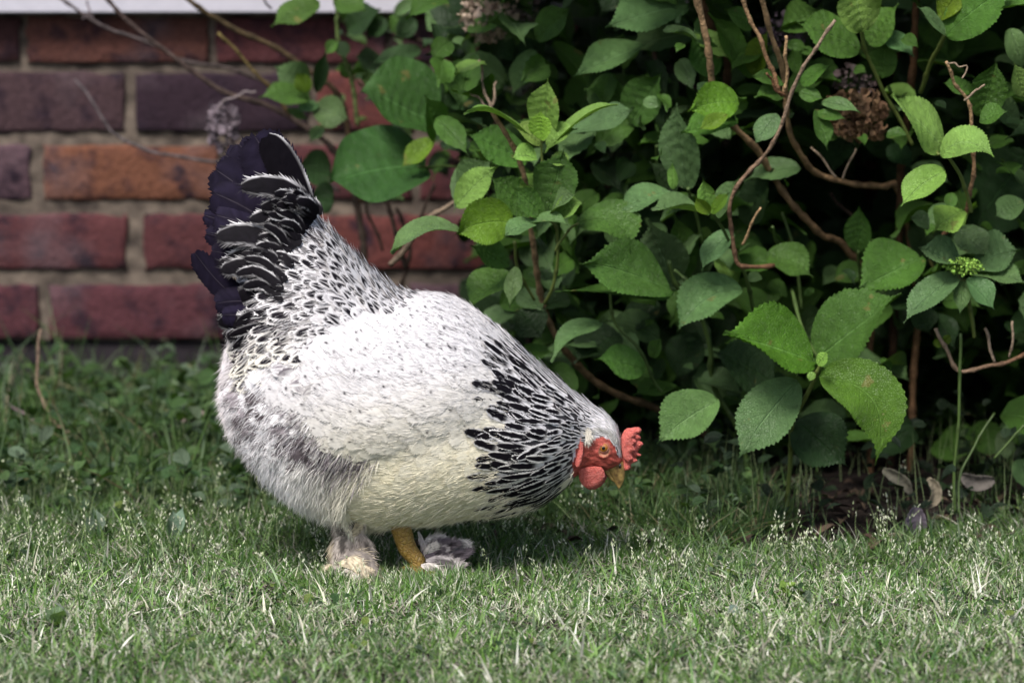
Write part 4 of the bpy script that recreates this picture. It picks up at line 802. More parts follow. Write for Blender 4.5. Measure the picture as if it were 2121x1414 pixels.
# back and shoulders ---------------------------------------------------------------------
keepB = lambda x, y: inpoly(x, y, BACKZ)
s, t, px, py = scatter(12000, keepB, lambda x, y: np.full(x.shape, 19.0), 121)
r = np.random.default_rng(122); n = len(s); L = r.uniform(52, 74, n); hw = r.uniform(15, 20, n) / FPX * HY
dirv = np.stack([-np.ones(n), np.interp(py, [600, 680, 760, 860], [-.45, -.12, .05, .30]) + r.normal(0, .1, n)], 1)
C, S, Nn = lay(s, t, L, dirv, np.full(n, .0006) + .003 * wingmask(px, py), r.uniform(.0015, .0035, n) + .004 * wingmask(px, py), 13, r)
spk = np.clip(r.uniform(0, 1, n) + (py < 690) * .22 + (px > 880) * (py < 740) * .1, 0, 1); cr = creamness(px, py) * .95; side_ = r.choice([-1, 1], n); neck = sstep(880, 1000, px) * sstep(760, 690, py)
def colB(u, v):
    base = WHITE * (1 - cr[:, None, None, None]) + CREAM * cr[:, None, None, None]
    a = u * side_[:, None, None]; f = np.exp(-((a - .4) / .3) ** 2) * np.exp(-((v - .84) / .06) ** 2) * (spk[:, None, None] > .35) + np.exp(-((a + .3) / .15) ** 2) * np.exp(-((v - .78) / .05) ** 2) * (spk[:, None, None] > .8)
    f = f + neck[:, None, None] * np.exp(-(a / .3) ** 2) * sstep(.35, .6, v) * sstep(.97, .88, v) * .9
    f = np.clip(f * 1.7 * r.uniform(-.3, 1.3, u.shape), 0, 1); return base + (BLACK * 2 - base) * f[..., None]
mb = MB(); add_feathers(mb, C, S, Nn, hw, colB, 'broad', (0, .25, .5, .75, 1), .45, .03, .5, .05, r); mb.build('back_feathers', M_FEATHER, hen)
# breast -------------------------------------------------------------------------------------
keepBr = lambda x, y: ~inpoly(x, y, BACKZ) & ~inpoly(x, y, SADD) & ~inpoly(x, y, HACK) & (x < 1185) & (x > 700 + 32 * np.sin(y / 23.) + 16 * np.sin(y / 9.1 + x / 30)) & (y > 600)
s, t, px, py = scatter(16000, keepBr, lambda x, y: np.full(x.shape, 15.0), 131)
r = np.random.default_rng(132); n = len(s); L = r.uniform(44, 60, n); hw = r.uniform(12, 16, n) / FPX * HY
C, S, Nn = lay(s, t, L, None, np.full(n, .0006), r.uniform(.0010, .0028, n), 13, r)
cr = creamness(px, py) * r.uniform(.75, 1.05, n); gr = (r.uniform(0, 1, n) < .10) * r.uniform(.15, .5, n) + sstep(800, 640, px) * .12
def colR(u, v):
    base = WHITE * (1 - cr[:, None, None, None]) + CREAM * cr[:, None, None, None]; g = gr[:, None, None] * np.exp(-(u / .5) ** 2) * sstep(.8, .2, v); return base + (np.array([.3, .27, .32]) - base) * np.clip(g, 0, 1)[..., None]
mb = MB(); add_feathers(mb, C, S, Nn, hw, colR, 'broad', (0, .3, .65, 1), .6, .03, .5, .06, r); mb.build('breast_feathers', M_FEATHER, hen)
# fine hair-like barbs that break up the surface of breast and back
r = np.random.default_rng(136); a = (area * (keepBr(*hpx(G)) + keepB(*hpx(G)) * .7)).ravel(); a /= a.sum(); n = 17000; idx = r.choice(len(a), n, p=a); s = np.clip(idx // NT + r.uniform(-.5, .5, n), 0, NS - 1.01); t = idx % NT + r.uniform(-.5, .5, n)
p0 = samp(G, s, t); N0 = samp(NG, s, t); px, py = hpx(p0); D = -nrm(samp(dS, s, t)); c_ = creamness(px, py)[:, None] * .9; wm = wingmask(px, py) * (inpoly(px, py, BACKZ))
D = nrm(D + np.array([0, 0, -.12]) + N0 * .10 + r.normal(0, .16, (n, 3)))
mbh = MB(); add_strands(mbh, p0 + N0 * (.0018 + .005 * wm)[:, None], D, r.uniform(.006, .014, n), r.uniform(.0003, .0006, n), (WHITE * (1 - c_) + CREAM * c_) * r.uniform(.82, 1.12, (n, 1)), r.normal(0, .08, (n, 3)) + np.array([0, 0, -.05]), 3)
mbh.build('downy_hairs', M_FEATHER, hen)
# fluff: loose down at the rear, thighs and belly -----------------------------------------------
keepF = lambda x, y: (inpoly(x, y, FLUF) | ((x < 730) & ~inpoly(x, y, BACKZ) & ~inpoly(x, y, SADD)))
def flow(px, py, r):
    n = len(px); a = np.interp(py, [740, 900, 1000, 1100], [.35, .85, 1.3, 1.5]) * np.interp(px, [450, 700, 1000], [1, 1, 1]); a = np.where(px > 720, 1.0 + .0 * a, a) + r.normal(0, .16, n); return np.stack([-np.cos(a), np.sin(a)], 1)
def flcol(p, px, py, n, r):  # grey down, plus shade under the wing edge painted in as dark tufts
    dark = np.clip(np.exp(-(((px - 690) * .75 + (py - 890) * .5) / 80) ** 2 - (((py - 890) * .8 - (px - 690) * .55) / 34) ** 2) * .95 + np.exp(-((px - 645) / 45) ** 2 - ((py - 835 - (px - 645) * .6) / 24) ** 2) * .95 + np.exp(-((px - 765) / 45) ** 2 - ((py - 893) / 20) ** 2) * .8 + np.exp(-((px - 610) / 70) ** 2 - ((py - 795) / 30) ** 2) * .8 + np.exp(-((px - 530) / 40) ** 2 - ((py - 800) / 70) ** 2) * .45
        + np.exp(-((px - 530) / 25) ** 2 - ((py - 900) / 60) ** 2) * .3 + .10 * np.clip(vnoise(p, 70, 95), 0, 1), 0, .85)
    pinkish = sstep(560, 470, px) * .4; base = np.array([.80, .785, .80]) * (1 - pinkish[:, None]) + np.array([.62, .53, .53]) * pinkish[:, None]; c = np.maximum(creamness(px, py) * .9, sstep(990, 1080, py) * .55)[:, None]; base = base * (1 - c) + CREAM * .95 * c
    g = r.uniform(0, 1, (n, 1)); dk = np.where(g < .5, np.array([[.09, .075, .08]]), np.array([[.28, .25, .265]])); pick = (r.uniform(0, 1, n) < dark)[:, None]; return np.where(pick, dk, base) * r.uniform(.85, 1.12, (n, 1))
s, t, px, py = scatter(16000, keepF, lambda x, y: np.full(x.shape, 13.5), 141)
r = np.random.default_rng(142); n = len(s); L = r.uniform(44, 66, n); edge_ = sstep(640, 740, px) * sstep(1010, 960, py); hw = r.uniform(8, 13, n) / FPX * HY; C, S, Nn = lay(s, t, L * (1 - .3 * edge_), flow(px, py, r), np.full(n, .0005), r.uniform(.004, .010, n) * (1 - .75 * edge_), 10, r, .01)
fc = flcol(samp(G, s, t), px, py, n, r)
mb = MB(); add_feathers(mb, C, S, Nn, hw, lambda u, v: np.broadcast_to(fc[:, None, None, :], u.shape + (3,)) * (1 - .1 * sstep(.5, .0, np.abs(u)))[..., None], 'down', (0, .5, 1), 1.6, .15, .7, .10, r)
# loose hairs
rr_ = np.random.default_rng(143); a = (area * keepF(*hpx(G))).ravel(); a /= a.sum(); n = 42000; idx = rr_.choice(len(a), n, p=a); s = np.clip(idx // NT + rr_.uniform(-.5, .5, n), 0, NS - 1.01); t = idx % NT + rr_.uniform(-.5, .5, n)
p0 = samp(G, s, t); N0 = samp(NG, s, t); px, py = hpx(p0); fl = flow(px, py, rr_); D = np.stack([fl[:, 0], 0 * fl[:, 0], -fl[:, 1]], 1); D = nrm(D - N0 * np.sum(D * N0, -1, keepdims=True))
gx = vnoise(p0, 160, 97); ed_ = 1 - .75 * sstep(640, 740, px) * sstep(1010, 960, py); D = nrm(D + N0 * ((.42 + .25 * gx) * ed_)[:, None] + rr_.normal(0, .18, (n, 3)))
add_strands(mb, p0, D, rr_.uniform(.010, .021, n), rr_.uniform(.0005, .0011, n), flcol(p0, px, py, n, rr_), np.array([-.05, 0, -.25]) + rr_.normal(0, .12, (n, 3)), 3)
mb.build('fluff', M_FEATHER, hen)
# folded wing: long white flight feathers whose tips show above the fluff ---------------------------
def free_feathers(mb, specs, colfn, prof='long', us=(0, .3, .6, .85, 1), M=14, tooth=.25, cup=.15, jit=.05, seed=0, roll=0.0, jx=0, wide=1.0, **kw):
    """specs: root x,y, tip x,y, half width px, bend px, depth root, depth tip"""
    r = np.random.default_rng(seed); A = np.array(specs, float); n = len(A); v = np.linspace(0, 1, M + 1)[None]
    dx, dy = A[:, 2] - A[:, 0], A[:, 3] - A[:, 1]; L = np.hypot(dx, dy); nx_, ny_ = -dy / L, dx / L; X = A[:, 0:1] + dx[:, None] * v + (nx_ * A[:, 5])[:, None] * np.sin(math.pi * v); Yp = A[:, 1:2] + dy[:, None] * v + (ny_ * A[:, 5])[:, None] * np.sin(math.pi * v)
    Yd = A[:, 6:7] * (1 - v) + A[:, 7:8] * v; C = P(X, Yp, Yd); tan = nrm(np.gradient(C, axis=1)); N = np.array([0.15, -1.0, .25]); N = N + np.zeros_like(C); N[..., 2] += roll; N = N + r.normal(0, .12, (n, 1, 3)); side = nrm(np.cross(tan, N)); N = np.cross(side, tan); N *= np.sign(-N[..., 1:2])
    add_feathers(mb, C, side, N, A[:, 4] / FPX * HY * wide, colfn(n, r), prof, us, tooth, cup, .5, jit, r, **kw)
def sideY(px, py, near=True, off=.0):
    """depth of the body surface at a side-view point"""
    d = np.hypot(GX2 - px, GY2 - py) + (1e4 if near else 0) * (G[..., 1] > HY) + (0 if near else 1e4) * (G[..., 1] < HY); k = np.unravel_index(np.argmin(d), d.shape); return G[k][1] + (-off if near else off)
GX2, GY2 = hpx(G)
for near in (True, False):
    W = [(760, 742, 566, 768, 22, -4), (770, 756, 580, 782, 24, 2), (785, 770, 606, 800, 25, 4), (800, 785, 632, 822, 26, 6), (820, 800, 662, 846, 26, 8), (845, 815, 700, 866, 26, 8), (875, 828, 738, 880, 26, 8), (905, 838, 790, 888, 24, 8), (940, 842, 838, 886, 22, 6)]
    sp = [(a, b, c_, d, w_, bd, sideY(a, b, near, -.006), sideY(c_, d, near, .0095 - .0003 * k)) for k, (a, b, c_, d, w_, bd) in enumerate(W)]
    def wc(n, r):
        dk = r.uniform(0, 1, (n, 1, 1)); cr = np.linspace(0, .35, n)[:, None, None]
        def f(u, v):
            base = WHITE * (1 - cr[..., None]) + CREAM * cr[..., None]; k = np.exp(-((u - .8) / .25) ** 2) * sstep(.55, .8, v) * (r.uniform(0, 1, u.shape) < .55); k2 = np.exp(-((v - .92) / .05) ** 2) * (r.uniform(0, 1, u.shape) < .5); return base + (np.array([.10, .08, .10]) - base) * np.clip(k * .0 + k2 * .8 + k * .75, 0, 1)[..., None]
        return f
    mb = MB(); free_feathers(mb, sp, wc, M=16, tooth=.3, cup=.05, jit=.05, seed=150); mb.build('wing', M_FEATHER, hen)
# tail ----------------------------------------------------------------------------------------------
tail = None
def purple(n, r): 
    def f(u, v): 
        b = np.array([.010, .008, .015]) + np.array([.009, .007, .018]) * (np.exp(-((np.abs(u) - .5) / .3) ** 2))[..., None] * r.uniform(.2, 1, (n, 1, 1, 1)); return b + np.array([.035, .03, .035]) * np.exp(-(u / .025) ** 2)[..., None]
    return f
def laced(n, r, edge=.8, one=0):
    sgn = r.choice([-1, 1], (n, 1, 1), p=[.25, .75])
    def f(u, v):
        a = np.abs(u) if not one else u * one; k = sstep(edge - .10, edge + .06, a) * sstep(.15, .5, v) * (1 if one else r.uniform(.0, 1.1, u.shape) * (.35 + .65 * (u * sgn > 0))); k = np.clip(k * (1 - sstep(.85, .97, v) * (.3 if one else .7)) * (np.clip(.6 + .9 * np.sin(v * 9 + sgn), .25, 1) if one else 1), 0, 1); return BLACK * .8 + (WHITE * .95 - BLACK) * k[..., None]
    return f
TF = [ # root, tip, half width, bend, root depth, tip depth
 (612, 478, 468, 322, 46, 14, 4.004, 4.012), (610, 478, 496, 300, 50, 12, 3.996, 4.000), (612, 470, 530, 286, 50, 10, 3.990, 3.987), (600, 500, 448, 352, 46, 12, 3.99, 3.98), (598, 505, 444, 400, 42, 12, 3.984, 3.972), (590, 510, 450, 446, 40, 8, 3.976, 3.966),
 (575, 520, 424, 446, 24, 10, 3.985, 3.97), (570, 540, 428, 484, 24, 8, 3.975, 3.96), (560, 560, 440, 520, 24, 6, 3.97, 3.955), (560, 655, 404, 524, 23, -16, 3.97, 3.945), (560, 640, 448, 628, 26, 10, 3.96, 3.94), (552, 668, 462, 652, 22, 6, 3.955, 3.94)]
TF += [(a, b, c_ + 8, d + 6, w_, bd, 2 * HY - y0 + .012, 2 * HY - y1 + .016) for (a, b, c_, d, w_, bd, y0, y1) in TF[1:]]
mb = MB(); # lacing coverts that bridge saddle and tail form the tail's own mesh
r = np.random.default_rng(160); sp = []
for near in (1, -1):
    for (x0, y0, x1, y1, w_, bd) in [(652, 440, 502, 388, 23, 24), (640, 460, 540, 428, 16, 16), (640, 470, 520, 452, 17, 14), (600, 510, 478, 492, 22, 16), (585, 520, 455, 482, 24, 20), (610, 490, 530, 478, 16, 12), (580, 545, 478, 545, 20, 14), (570, 560, 462, 560, 19, 10), (560, 580, 452, 540, 18, 14), (560, 600, 488, 622, 18, 8), (556, 690, 456, 664, 20, 8), (650, 460, 560, 420, 14, 10), (655, 450, 596, 404, 15, 6), (660, 452, 612, 400, 12, 4), (545, 690, 470, 700, 16, 6), (620, 500, 505, 505, 16, 14)]:
        k = near; off = r.uniform(.022, .034); sp.append((x0 + r.normal(0, 4), y0 + r.normal(0, 4), x1 + r.normal(0, 4), y1 + r.normal(0, 4), w_, bd, HY - k * off * 1.0 - k * max(0, (x0 - 560) * 0), HY - k * (off + .022)))
sp_n = len(sp)
for near in (1, -1):
    for q_ in range(46):
        y0 = r.uniform(432, 705); x0 = np.interp(y0, [430, 520, 600, 705], [652, 600, 575, 562]) + r.uniform(-14, 16); an = np.interp(y0, [430, 560, 700], [.55, .45, -.25]) + r.normal(0, .2); ll = r.uniform(48, 88)
        off = r.uniform(.028, .036); sp.append((x0, y0, x0 - ll * math.cos(an), y0 - ll * math.sin(an), r.uniform(8, 13), r.uniform(4, 16), HY - near * off, HY - near * (off + .024)))
sp = [(a, b, c_, d, w_, bd, (min(y0, sideY(a, b, True, .003)) if y0 < HY else max(y0, sideY(a, b, False, .003))), y1) for (a, b, c_, d, w_, bd, y0, y1) in sp]
far_ = [s_ for s_ in sp if s_[6] > HY]; sp = [s_ for s_ in sp if s_[6] <= HY]; mb2 = MB(); free_feathers(mb2, far_, lambda n, r: laced(n, r, .84), 'long', (0, .3, .55, .7, .82, .91, 1), 20, .5, .12, .2, seed=162); mb2.build('tail_coverts', M_FEATHER, hen)
free_feathers(mb, sp, lambda n, r: laced(n, r, .84), 'long', (0, .3, .55, .7, .82, .91, 1), 20, .5, .12, .2, seed=161)
tail = mb.build('tail', M_FEATHER, hen)
for k, f in enumerate(TF):
    mb = MB(); free_feathers(mb, [f], purple, 'long', (0, .04, .12, .4, .7, 1), 22, .17, .22, .12, wide=1.12, seed=170 + k, tip=.6); mb.build('tail_feather', M_DARKF, tail)
mb = MB(); free_feathers(mb, [(630, 462, 552, 284, 35, 10, 3.975, 3.974)], lambda n, r: laced(n, r, .93, 1), 'long', (0, .02, .1, .4, .7, .82, .90, .96, 1), 30, .10, .15, .06, seed=199, tip=.4); mb.build('tail_feather', M_DARKF, tail)
# ---- head -------------------------------------------------------------------------------------------
M_RED = NM('comb skin'); f = M_RED.noise(330, 5); f2 = M_RED.noise(1000, 4); M_RED.color(M_RED.mix(f, (.44, .060, .050, 1), (.70, .20, .16, 1))); M_RED.set(rough=.34, spec=.5, sss=.15); M_RED.b.inputs['Subsurface Radius'].default_value = (.006, .002, .001); M_RED.b.inputs['Subsurface Scale'].default_value = .6
M_RED.bump(M_RED.math('ADD', f, f2), .0022); M_RED = M_RED.m
def slab(name, poly, thick, m, parent, Yc, res=1.6, bump=.0, edge=.45, cn=(0, 0), col=(1, 1, 1), tilt=0.0, sm=1):
    """a rounded fleshy lappet cut to an outline (side view px): domed on both sides, thin at the rim"""
    pl = np.array(poly, float); x0, y0 = pl.min(0) - res; x1, y1 = pl.max(0) + res; X, Y = np.meshgrid(np.arange(x0, x1 + res, res), np.arange(y0, y1 + res, res))
    ins = inpoly(X, Y, pl); d = np.full(X.shape, 1e9)
    NX = X.copy(); NY = Y.copy()
    for k in range(len(pl)):
        a, b = pl[k], pl[(k + 1) % len(pl)]; ab = b - a; f = np.clip(((X - a[0]) * ab[0] + (Y - a[1]) * ab[1]) / max(ab @ ab, 1e-9), 0, 1); cx, cy = a[0] + f * ab[0], a[1] + f * ab[1]; dd = np.hypot(X - cx, Y - cy)
        m_ = dd < d; d = np.where(m_, dd, d); NX = np.where(m_, cx, NX); NY = np.where(m_, cy, NY)
    rim = (~ins) & (d < res * 1.45); X = np.where(rim, NX, X); Y = np.where(rim, NY, Y); d = np.where(rim, 0, d); use = ins | rim
    dm = d[ins].max(); h = thick / FPX * HY * np.sqrt(np.clip(1 - (1 - np.minimum(d / (dm * edge), 1)) ** 2, 0, 1)); idx = -np.ones(X.shape, int); idx[use] = np.arange(use.sum()); nn = use.sum()
    p = P(X[use], Y[use], Yc); hh = h[use]; p[:, 1] += tilt * (p[:, 2] - p[:, 2].mean())
    nz = vnoise(p, 420, 7) * bump + vnoise(p, 1100, 8) * bump * .6; front = p.copy(); front[:, 1] -= hh + nz * (hh > 0); back = p.copy(); back[:, 1] += hh + nz * (hh > 0)
    a, b, c_, e = idx[:-1, :-1], idx[:-1, 1:], idx[1:, 1:], idx[1:, :-1]; ok = (a >= 0) & (b >= 0) & (c_ >= 0) & (e >= 0); q = np.stack([a[ok], e[ok], c_[ok], b[ok]], 1); q2 = q[:, ::-1] + nn
    tr = []
    for A_, B_, C_ in ((a, b, c_), (a, c_, e), (a, b, e), (b, c_, e)):
        pass
    three = ((a >= 0).astype(int) + (b >= 0) + (c_ >= 0) + (e >= 0)) == 3
    for ii, jj in zip(*np.where(three)):
        l = [k for k in (a[ii, jj], e[ii, jj], c_[ii, jj], b[ii, jj]) if k >= 0]; tr.append(l); tr.append([l[2] + nn, l[1] + nn, l[0] + nn])
    mb = MB(); mb.add(np.vstack([front, back]), np.vstack([q, q2]), np.array(tr) if tr else None, col); o = mb.build(name, m, parent)
    import bmesh; bm = bmesh.new(); bm.from_mesh(o.data); bmesh.ops.remove_doubles(bm, verts=bm.verts, dist=.00004); bm.to_mesh(o.data); bm.free()
    for pz in o.data.polygons: pz.use_smooth = True
    return o
COMB = [(1284, 925), (1284, 912), (1288, 900), (1293, 891), (1299, 886), (1307, 886), (1316, 884), (1324, 884), (1329, 889), (1327, 896), (1320, 898), (1326, 902), (1328, 908), (1322, 911), (1330, 915), (1333, 919), (1328, 925), (1323, 932), (1320, 936), (1328, 941), (1327, 944), (1317, 945), (1312, 944), (1320, 951), (1321, 955), (1313, 958), (1307, 960), (1307, 968), (1303, 973), (1295, 974), (1290, 968), (1290, 955), (1286, 940)]
slab('comb', COMB, 9, M_RED, hen, HY, res=1.3, bump=.0016, edge=.5)
slab('comb', [(1287, 930), (1288, 905), (1300, 892), (1314, 893), (1316, 902), (1312, 906), (1319, 914), (1312, 922), (1317, 932), (1308, 938), (1311, 950), (1300, 958), (1292, 950)], 6, M_RED, hen, HY - .0065, res=1.3, bump=.0012, edge=.6).name = 'comb_ridge'
WAT = [(1197, 975), (1202, 970), (1215, 966), (1232, 964), (1246, 966), (1252, 975), (1254, 986), (1249, 997), (1240, 1006), (1228, 1012), (1215, 1012), (1206, 1005), (1200, 994)]
slab('wattle', WAT, 5, M_RED, hen, HY - .016, res=1.3, bump=.0003, edge=.9, tilt=-.25); slab('wattle', [(x + 4, y) for x, y in WAT], 5, M_RED, hen, HY + .016, res=1.6, bump=.0003, edge=.9, tilt=.25)
LOBE = [(1192, 905), (1197, 897), (1204, 895), (1208, 902), (1209, 918), (1208, 938), (1205, 955), (1200, 966), (1194, 968), (1190, 960), (1192, 945), (1194, 930), (1190, 918)]
for sg in (-1, 1): slab('ear_lobe', LOBE, 5, M_RED, hen, sideY(1202, 930, sg < 0, .0012), res=1.3, bump=.0006, edge=.8, tilt=.10 * sg * -1)
# small white tuft over the ear, brow feathers and bristles of the face
mb = MB(); r = np.random.default_rng(181)
for sg, n in ((-1, 340), (1, 240)):
    px = r.normal(1216, 4.2, n); py = r.normal(901, 5.5, n); p0 = P(px, py, sideY(1216, 902, sg < 0, .0022)); D = nrm(np.stack([r.normal(.20, .32, n), sg * r.uniform(.1, .5, n), -np.ones(n)], 1)); add_strands(mb, p0, D, r.uniform(.003, .009, n), r.uniform(.0006, .0011, n), np.array([.62, .58, .50]) * r.uniform(.7, 1.1, (n, 1)), np.stack([r.normal(.1, .1, n), -sg * .45 + 0 * px, 0 * px], 1), 3)
    m = 90; px = r.uniform(1200, 1240, m); py = np.interp(px, [1200, 1240], [972, 966]) + r.normal(0, 2, m); add_strands(mb, P(px, py, sideY(1220, 968, sg < 0, .0004)), nrm(np.stack([r.normal(-.7, .2, m), sg * .25 + 0 * px, r.normal(-.35, .2, m)], 1)), r.uniform(.0025, .006, m), np.full(m, .0004), np.array([.62, .5, .34]) * r.uniform(.7, 1.1, (m, 1)), np.zeros((m, 3)), 2)
    m = 170; f = r.uniform(0, 1, m); px = np.interp(f, [0, .35, .7, 1], [1226, 1246, 1266, 1278]) + r.normal(0, 2, m); py = np.interp(f, [0, .35, .7, 1], [898, 893, 904, 922]) + r.normal(-2, 2, m)
    add_strands(mb, np.array([P(a_, b_, sideY(a_, b_, sg < 0, .0008)) for a_, b_ in zip(px, py)]), nrm(np.stack([np.interp(f, [0, 1], [-.9, -.15]) + r.normal(0, .15, m), sg * .35 + 0 * px, np.interp(f, [0, 1], [.25, .8])], 1)), r.uniform(.004, .009, m), np.full(m, .0008), np.array([.80, .78, .74]) * r.uniform(.8, 1.1, (m, 1)), np.zeros((m, 3)), 2)
mb.build('face_tufts', M_FEATHER, hen)
# eyes
def ball(mb, c, rx, ry, rz, col, nu=28, nv=18):
    u = np.linspace(0, 2 * math.pi, nu, endpoint=False); vv = np.linspace(.02, math.pi - .02, nv); U, V = np.meshgrid(u, vv); p = np.stack([rx * np.sin(V) * np.cos(U), ry * np.cos(V), rz * np.sin(V) * np.sin(U)], -1) + c
    i = np.arange(nv - 1)[:, None] * nu; j = np.arange(nu)[None]; mb.add(p, np.stack([i + j, i + (j + 1) % nu, i + nu + (j + 1) % nu, i + nu + j], -1).reshape(-1, 4), None, col if np.ndim(col) == 1 else col(U, V))
mi = NM('iris'); rm = mi.noise(900, 3); mi.color(mi.mix(rm, (.24, .08, .008, 1), (.42, .18, .02, 1))); mi.set(rough=.08, spec=.7, coat=1.0)
mpu = NM('pupil'); mpu.color((.004, .004, .004, 1)); mpu.set(rough=.05, spec=.8, coat=1.0)
mrim = NM('eyelid'); mrim.color(mrim.mix(mrim.noise(700), (.30, .09, .05, 1), (.50, .22, .14, 1))); mrim.set(rough=.45); mrim.bump(mrim.noise(1500), .0006)
for near in (True, False):
    sg = -1 if near else 1; y = sideY(*EYE, near, 0); c = P(EYE[0], EYE[1], y); k = HY / FPX
    mb = MB(); ball(mb, c + np.array([0, sg * .0012, 0]), 9.4 * k, 5.0 * k, 9.6 * k, (1, 1, 1)); e = mb.build('eye', mi.m, hen)
    mb = MB(); ball(mb, c + np.array([.0000, sg * .0029, -.0002]), 4.8 * k, 1.9 * k, 5.2 * k, (1, 1, 1)); mb.build('pupil', mpu.m, e)
    mb = MB(); th = np.linspace(0, 2 * math.pi, 25); pts = np.stack([c[0] + 10.2 * k * np.cos(th), np.full(25, c[1] + sg * .0014), c[2] + 9.6 * k * np.sin(th)], 1); add_tube(mb, pts, 1.3 * k, (1, 1, 1), n=60, seg=8)
    pts = np.stack([c[0] + 13.2 * k * np.cos(th), np.full(25, c[1] + sg * .0003), c[2] + 12.2 * k * np.sin(th)], 1); add_tube(mb, pts, 1.0 * k, (.9, .55, .5), n=60, seg=8); mb.build('eyelid', mrim.m, e)
# beak: two horn shells, the upper one hooked over the lower
mk = NM('horn'); bn = mk.noise(160, 4); mk.color(mk.mix(mk.ramp(mk.math('ADD', bn, mk.math('MULTIPLY', mk.noise(60, 2), .5)), .5, .9), (.40, .27, .09, 1), (.10, .06, .025, 1))); mk.set(rough=.25, spec=.55, coat=.3); mk.bump(mk.noise(700), .0003)
def horn(name, secs, m, parent, seg=20):
    A = np.array(secs, float); dd = smooth_path(np.stack([A[:, 0], A[:, 1], A[:, 2], A[:, 3], A[:, 4]], 1), 26); T_, B_ = P(dd[:, 0], dd[:, 1], HY), P(dd[:, 2], dd[:, 3], HY); c = (T_ + B_) / 2; a = (T_ - B_) / 2; th = np.arange(seg) * 2 * math.pi / seg
    ring = c[:, None] + a[:, None] * np.cos(th)[None, :, None]; ring[..., 1] += dd[:, 4:5] / FPX * HY * np.sin(th)[None]; n = len(dd); i = np.arange(n - 1)[:, None] * seg; j = np.arange(seg)[None]
    mb = MB(); v = np.vstack([ring.reshape(-1, 3), ring[0].mean(0), ring[-1].mean(0)]); mb.add(v, np.stack([i + j, i + (j + 1) % seg, i + seg + (j + 1) % seg, i + seg + j], -1).reshape(-1, 4), [[n * seg, (k + 1) % seg, k] for k in range(seg)] + [[n * seg + 1, (n - 1) * seg + k, (n - 1) * seg + (k + 1) % seg] for k in range(seg)])
    return mb.build(name, m, parent)
beak = horn('beak', [(1287, 944, 1250, 962, 12), (1291, 954, 1252, 968, 12), (1294, 966, 1258, 976, 10.5), (1295, 980, 1264, 986, 8.5), (1293, 993, 1271, 996, 6), (1289, 1003, 1277, 1005, 3.6), (1284, 1011, 1281, 1011, 1.2)], mk.m, hen)
horn('lower_beak', [(1262, 958, 1246, 968, 9), (1262, 968, 1250, 976, 8.5), (1266, 980, 1257, 985, 6.5), (1271, 990, 1265, 993, 4), (1275, 997, 1271, 998, 1.5)], mk.m, beak)
for sg in (-1, 1): mb = MB(); ball(mb, P(1284, 965, HY + sg * .0046), .0016, .0012, .0026, (1, 1, 1), 14, 10); mb.build('nostril', mpu.m, beak)
# ---- legs ---------------------------------------------------------------------------------------------
ml = NM('leg scales'); vo = ml.n('ShaderNodeTexVoronoi', feature='DISTANCE_TO_EDGE'); vo.inputs['Scale'].default_value = 210; ml.l(ml.n('ShaderNodeTexCoord').outputs['Object'], vo.inputs['Vector']); e = ml.math('MULTIPLY_ADD', ml.ramp(vo.outputs['Distance'], 0, .16), .55, .45)
ml.color(ml.mix(e, (.20, .10, .02, 1), ml.mix(ml.noise(120, 3), (.24, .14, .03, 1), (.40, .27, .07, 1)))); ml.set(rough=.42, spec=.45); ml.bump(e, .0010)
FE = [(.42, .33, .22), (.30, .22, .2), (.56, .48, .36)]
def leg(knee, foot, Yl, r0, r1, toes, tuft, seed, pal):
    mb = MB(); z0 = P(foot[0], foot[1], Yl); z0[2] = .006; kn = P(knee[0], knee[1], Yl - .0); up = P(knee[0] - 30, knee[1] - 90, Yl)
    mid = (kn + z0) / 2 + np.array([-.001, 0, 0]); add_tube(mb, [up, kn, mid, z0 + np.array([0, 0, .012]), z0], np.array([r0 * 1.25, r0, (r0 + r1) / 2, r1, r1 * 1.15]) / FPX * HY, (1, 1, 1), n=40, seg=20)
    lg = mb.build('leg', ml.m, hen)
    for dx, dy in toes:
        mb = MB(); tp = z0 + np.array([dx * .8, dy * .8, -.005]); k1 = z0 + np.array([dx * .28, dy * .28, .004]); k2 = z0 + np.array([dx * .57, dy * .57, .001]); add_tube(mb, [z0, k1, k2, tp], np.array([8, 7.5, 6.5, 4.5]) / FPX * HY, (1, 1, 1), n=26, seg=12); to = mb.build('toe', ml.m, lg)
        mb = MB(); d = nrm(tp - k2); add_tube(mb, [tp - d * .002, tp + d * .006 + np.array([0, 0, .001]), tp + d * .013 - np.array([0, 0, .003])], np.array([5.5, 4, .8]) / FPX * HY, (1, 1, 1), n=12, seg=8); mb.build('claw', mk.m, to)
    r = np.random.default_rng(seed); mb = MB()
    def cf(n, r):
        cc = np.array(pal)[r.choice(len(pal), n)]; dk = r.uniform(0, 1, (n, 1, 1)) < .45
        return lambda u, v: cc[:, None, None] * (1 - .75 * (dk * sstep(.75, .3, np.abs(u)) * sstep(.15, .4, v) * sstep(.95, .7, v)))[..., None]
    free_feathers(mb, tuft, cf, 'broad', (0, .25, .5, .75, 1), 18, 1.1, .10, .28, seed=seed, wide=.72); mb.build('foot_feathers', M_FEATHER, lg)
rl = np.random.default_rng(190)
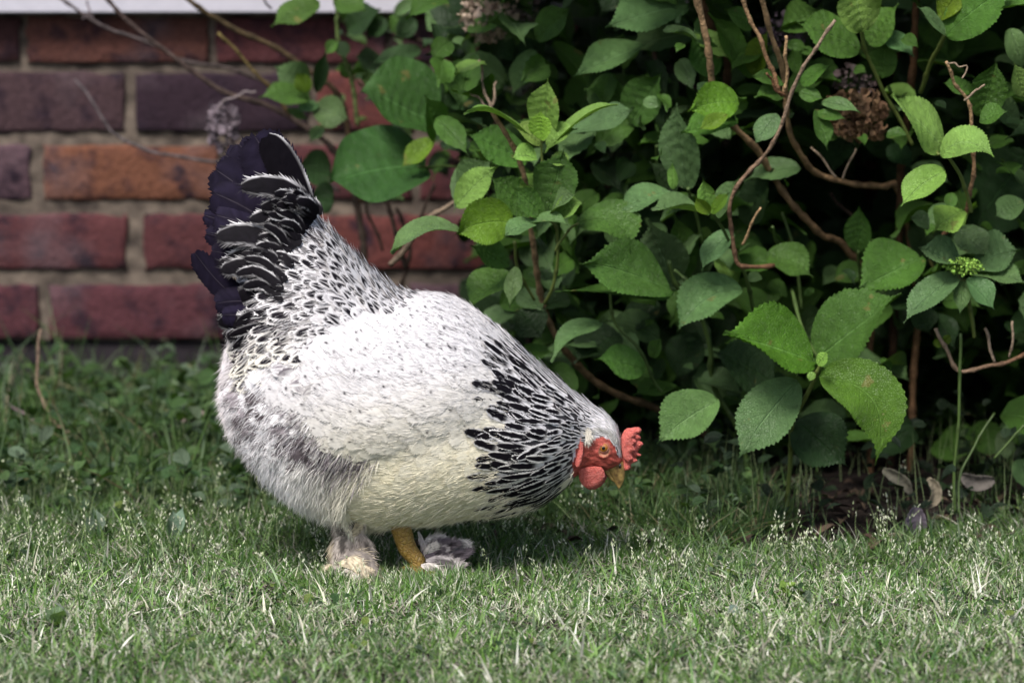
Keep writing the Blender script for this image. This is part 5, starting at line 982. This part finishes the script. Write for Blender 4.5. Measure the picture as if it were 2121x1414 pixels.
t1 = [(718, 1092, 712, 1160, 20, 6, 3.955, 3.95), (735, 1095, 752, 1165, 18, -8, 3.955, 3.95), (705, 1105, 702, 1178, 18, 8, 3.965, 3.96), (745, 1105, 764, 1172, 15, -8, 3.95, 3.945), (700, 1160, 776, 1190, 20, -20, 3.945, 3.94), (702, 1168, 760, 1196, 18, -16, 3.94, 3.935), (708, 1172, 690, 1200, 14, 4, 3.945, 3.94), (720, 1150, 770, 1180, 16, -16, 3.95, 3.94), (712, 1178, 740, 1206, 14, -8, 3.94, 3.93), (700, 1175, 672, 1192, 12, 6, 3.955, 3.95)]
t1 += [(rl.uniform(700, 742), rl.uniform(1096, 1165), rl.uniform(688, 770), rl.uniform(1165, 1196), rl.uniform(7, 13), rl.uniform(-10, 8), 3.96, 3.952) for _ in range(40)]
t1 += [(rl.uniform(690, 765), rl.uniform(1050, 1075), rl.uniform(700, 748), rl.uniform(1100, 1132), rl.uniform(10, 16), rl.uniform(-6, 6), 3.945, 3.958) for _ in range(26)]
leg((728, 1095), (738, 1192), 3.972, 15, 12, [(.045, -.008), (.035, -.03), (.03, .022), (-.022, .01)], t1, 191, [(.46, .39, .28), (.58, .52, .41), (.22, .19, .17), (.38, .33, .29)])
t2 = [(866, 1100, 884, 1195, 8, -6, 3.97, 3.965), (872, 1115, 880, 1185, 8, -8, 3.97, 3.965), (872, 1150, 952, 1124, 14, -10, 3.965, 3.975), (880, 1150, 978, 1138, 16, 10, 3.96, 3.965), (882, 1160, 956, 1172, 14, -4, 3.955, 3.955), (884, 1168, 945, 1192, 12, -6, 3.95, 3.945), (872, 1140, 925, 1114, 15, -6, 3.97, 3.98), (900, 1150, 975, 1128, 16, -8, 3.97, 3.975), (872, 1170, 925, 1205, 14, -8, 3.945, 3.94)]
t2 += [(rl.uniform(876, 895), rl.uniform(1140, 1175), rl.uniform(905, 968), rl.uniform(1122, 1195), rl.uniform(8, 14), rl.uniform(-8, 8), 3.965, 3.96) for _ in range(16)]
leg((828, 1085), (864, 1206), 3.962, 22, 17, [(.050, -.012), (.034, -.038), (.034, .024), (-.024, .012)], t2, 192, [(.38, .34, .33), (.11, .09, .10), (.54, .49, .45)])
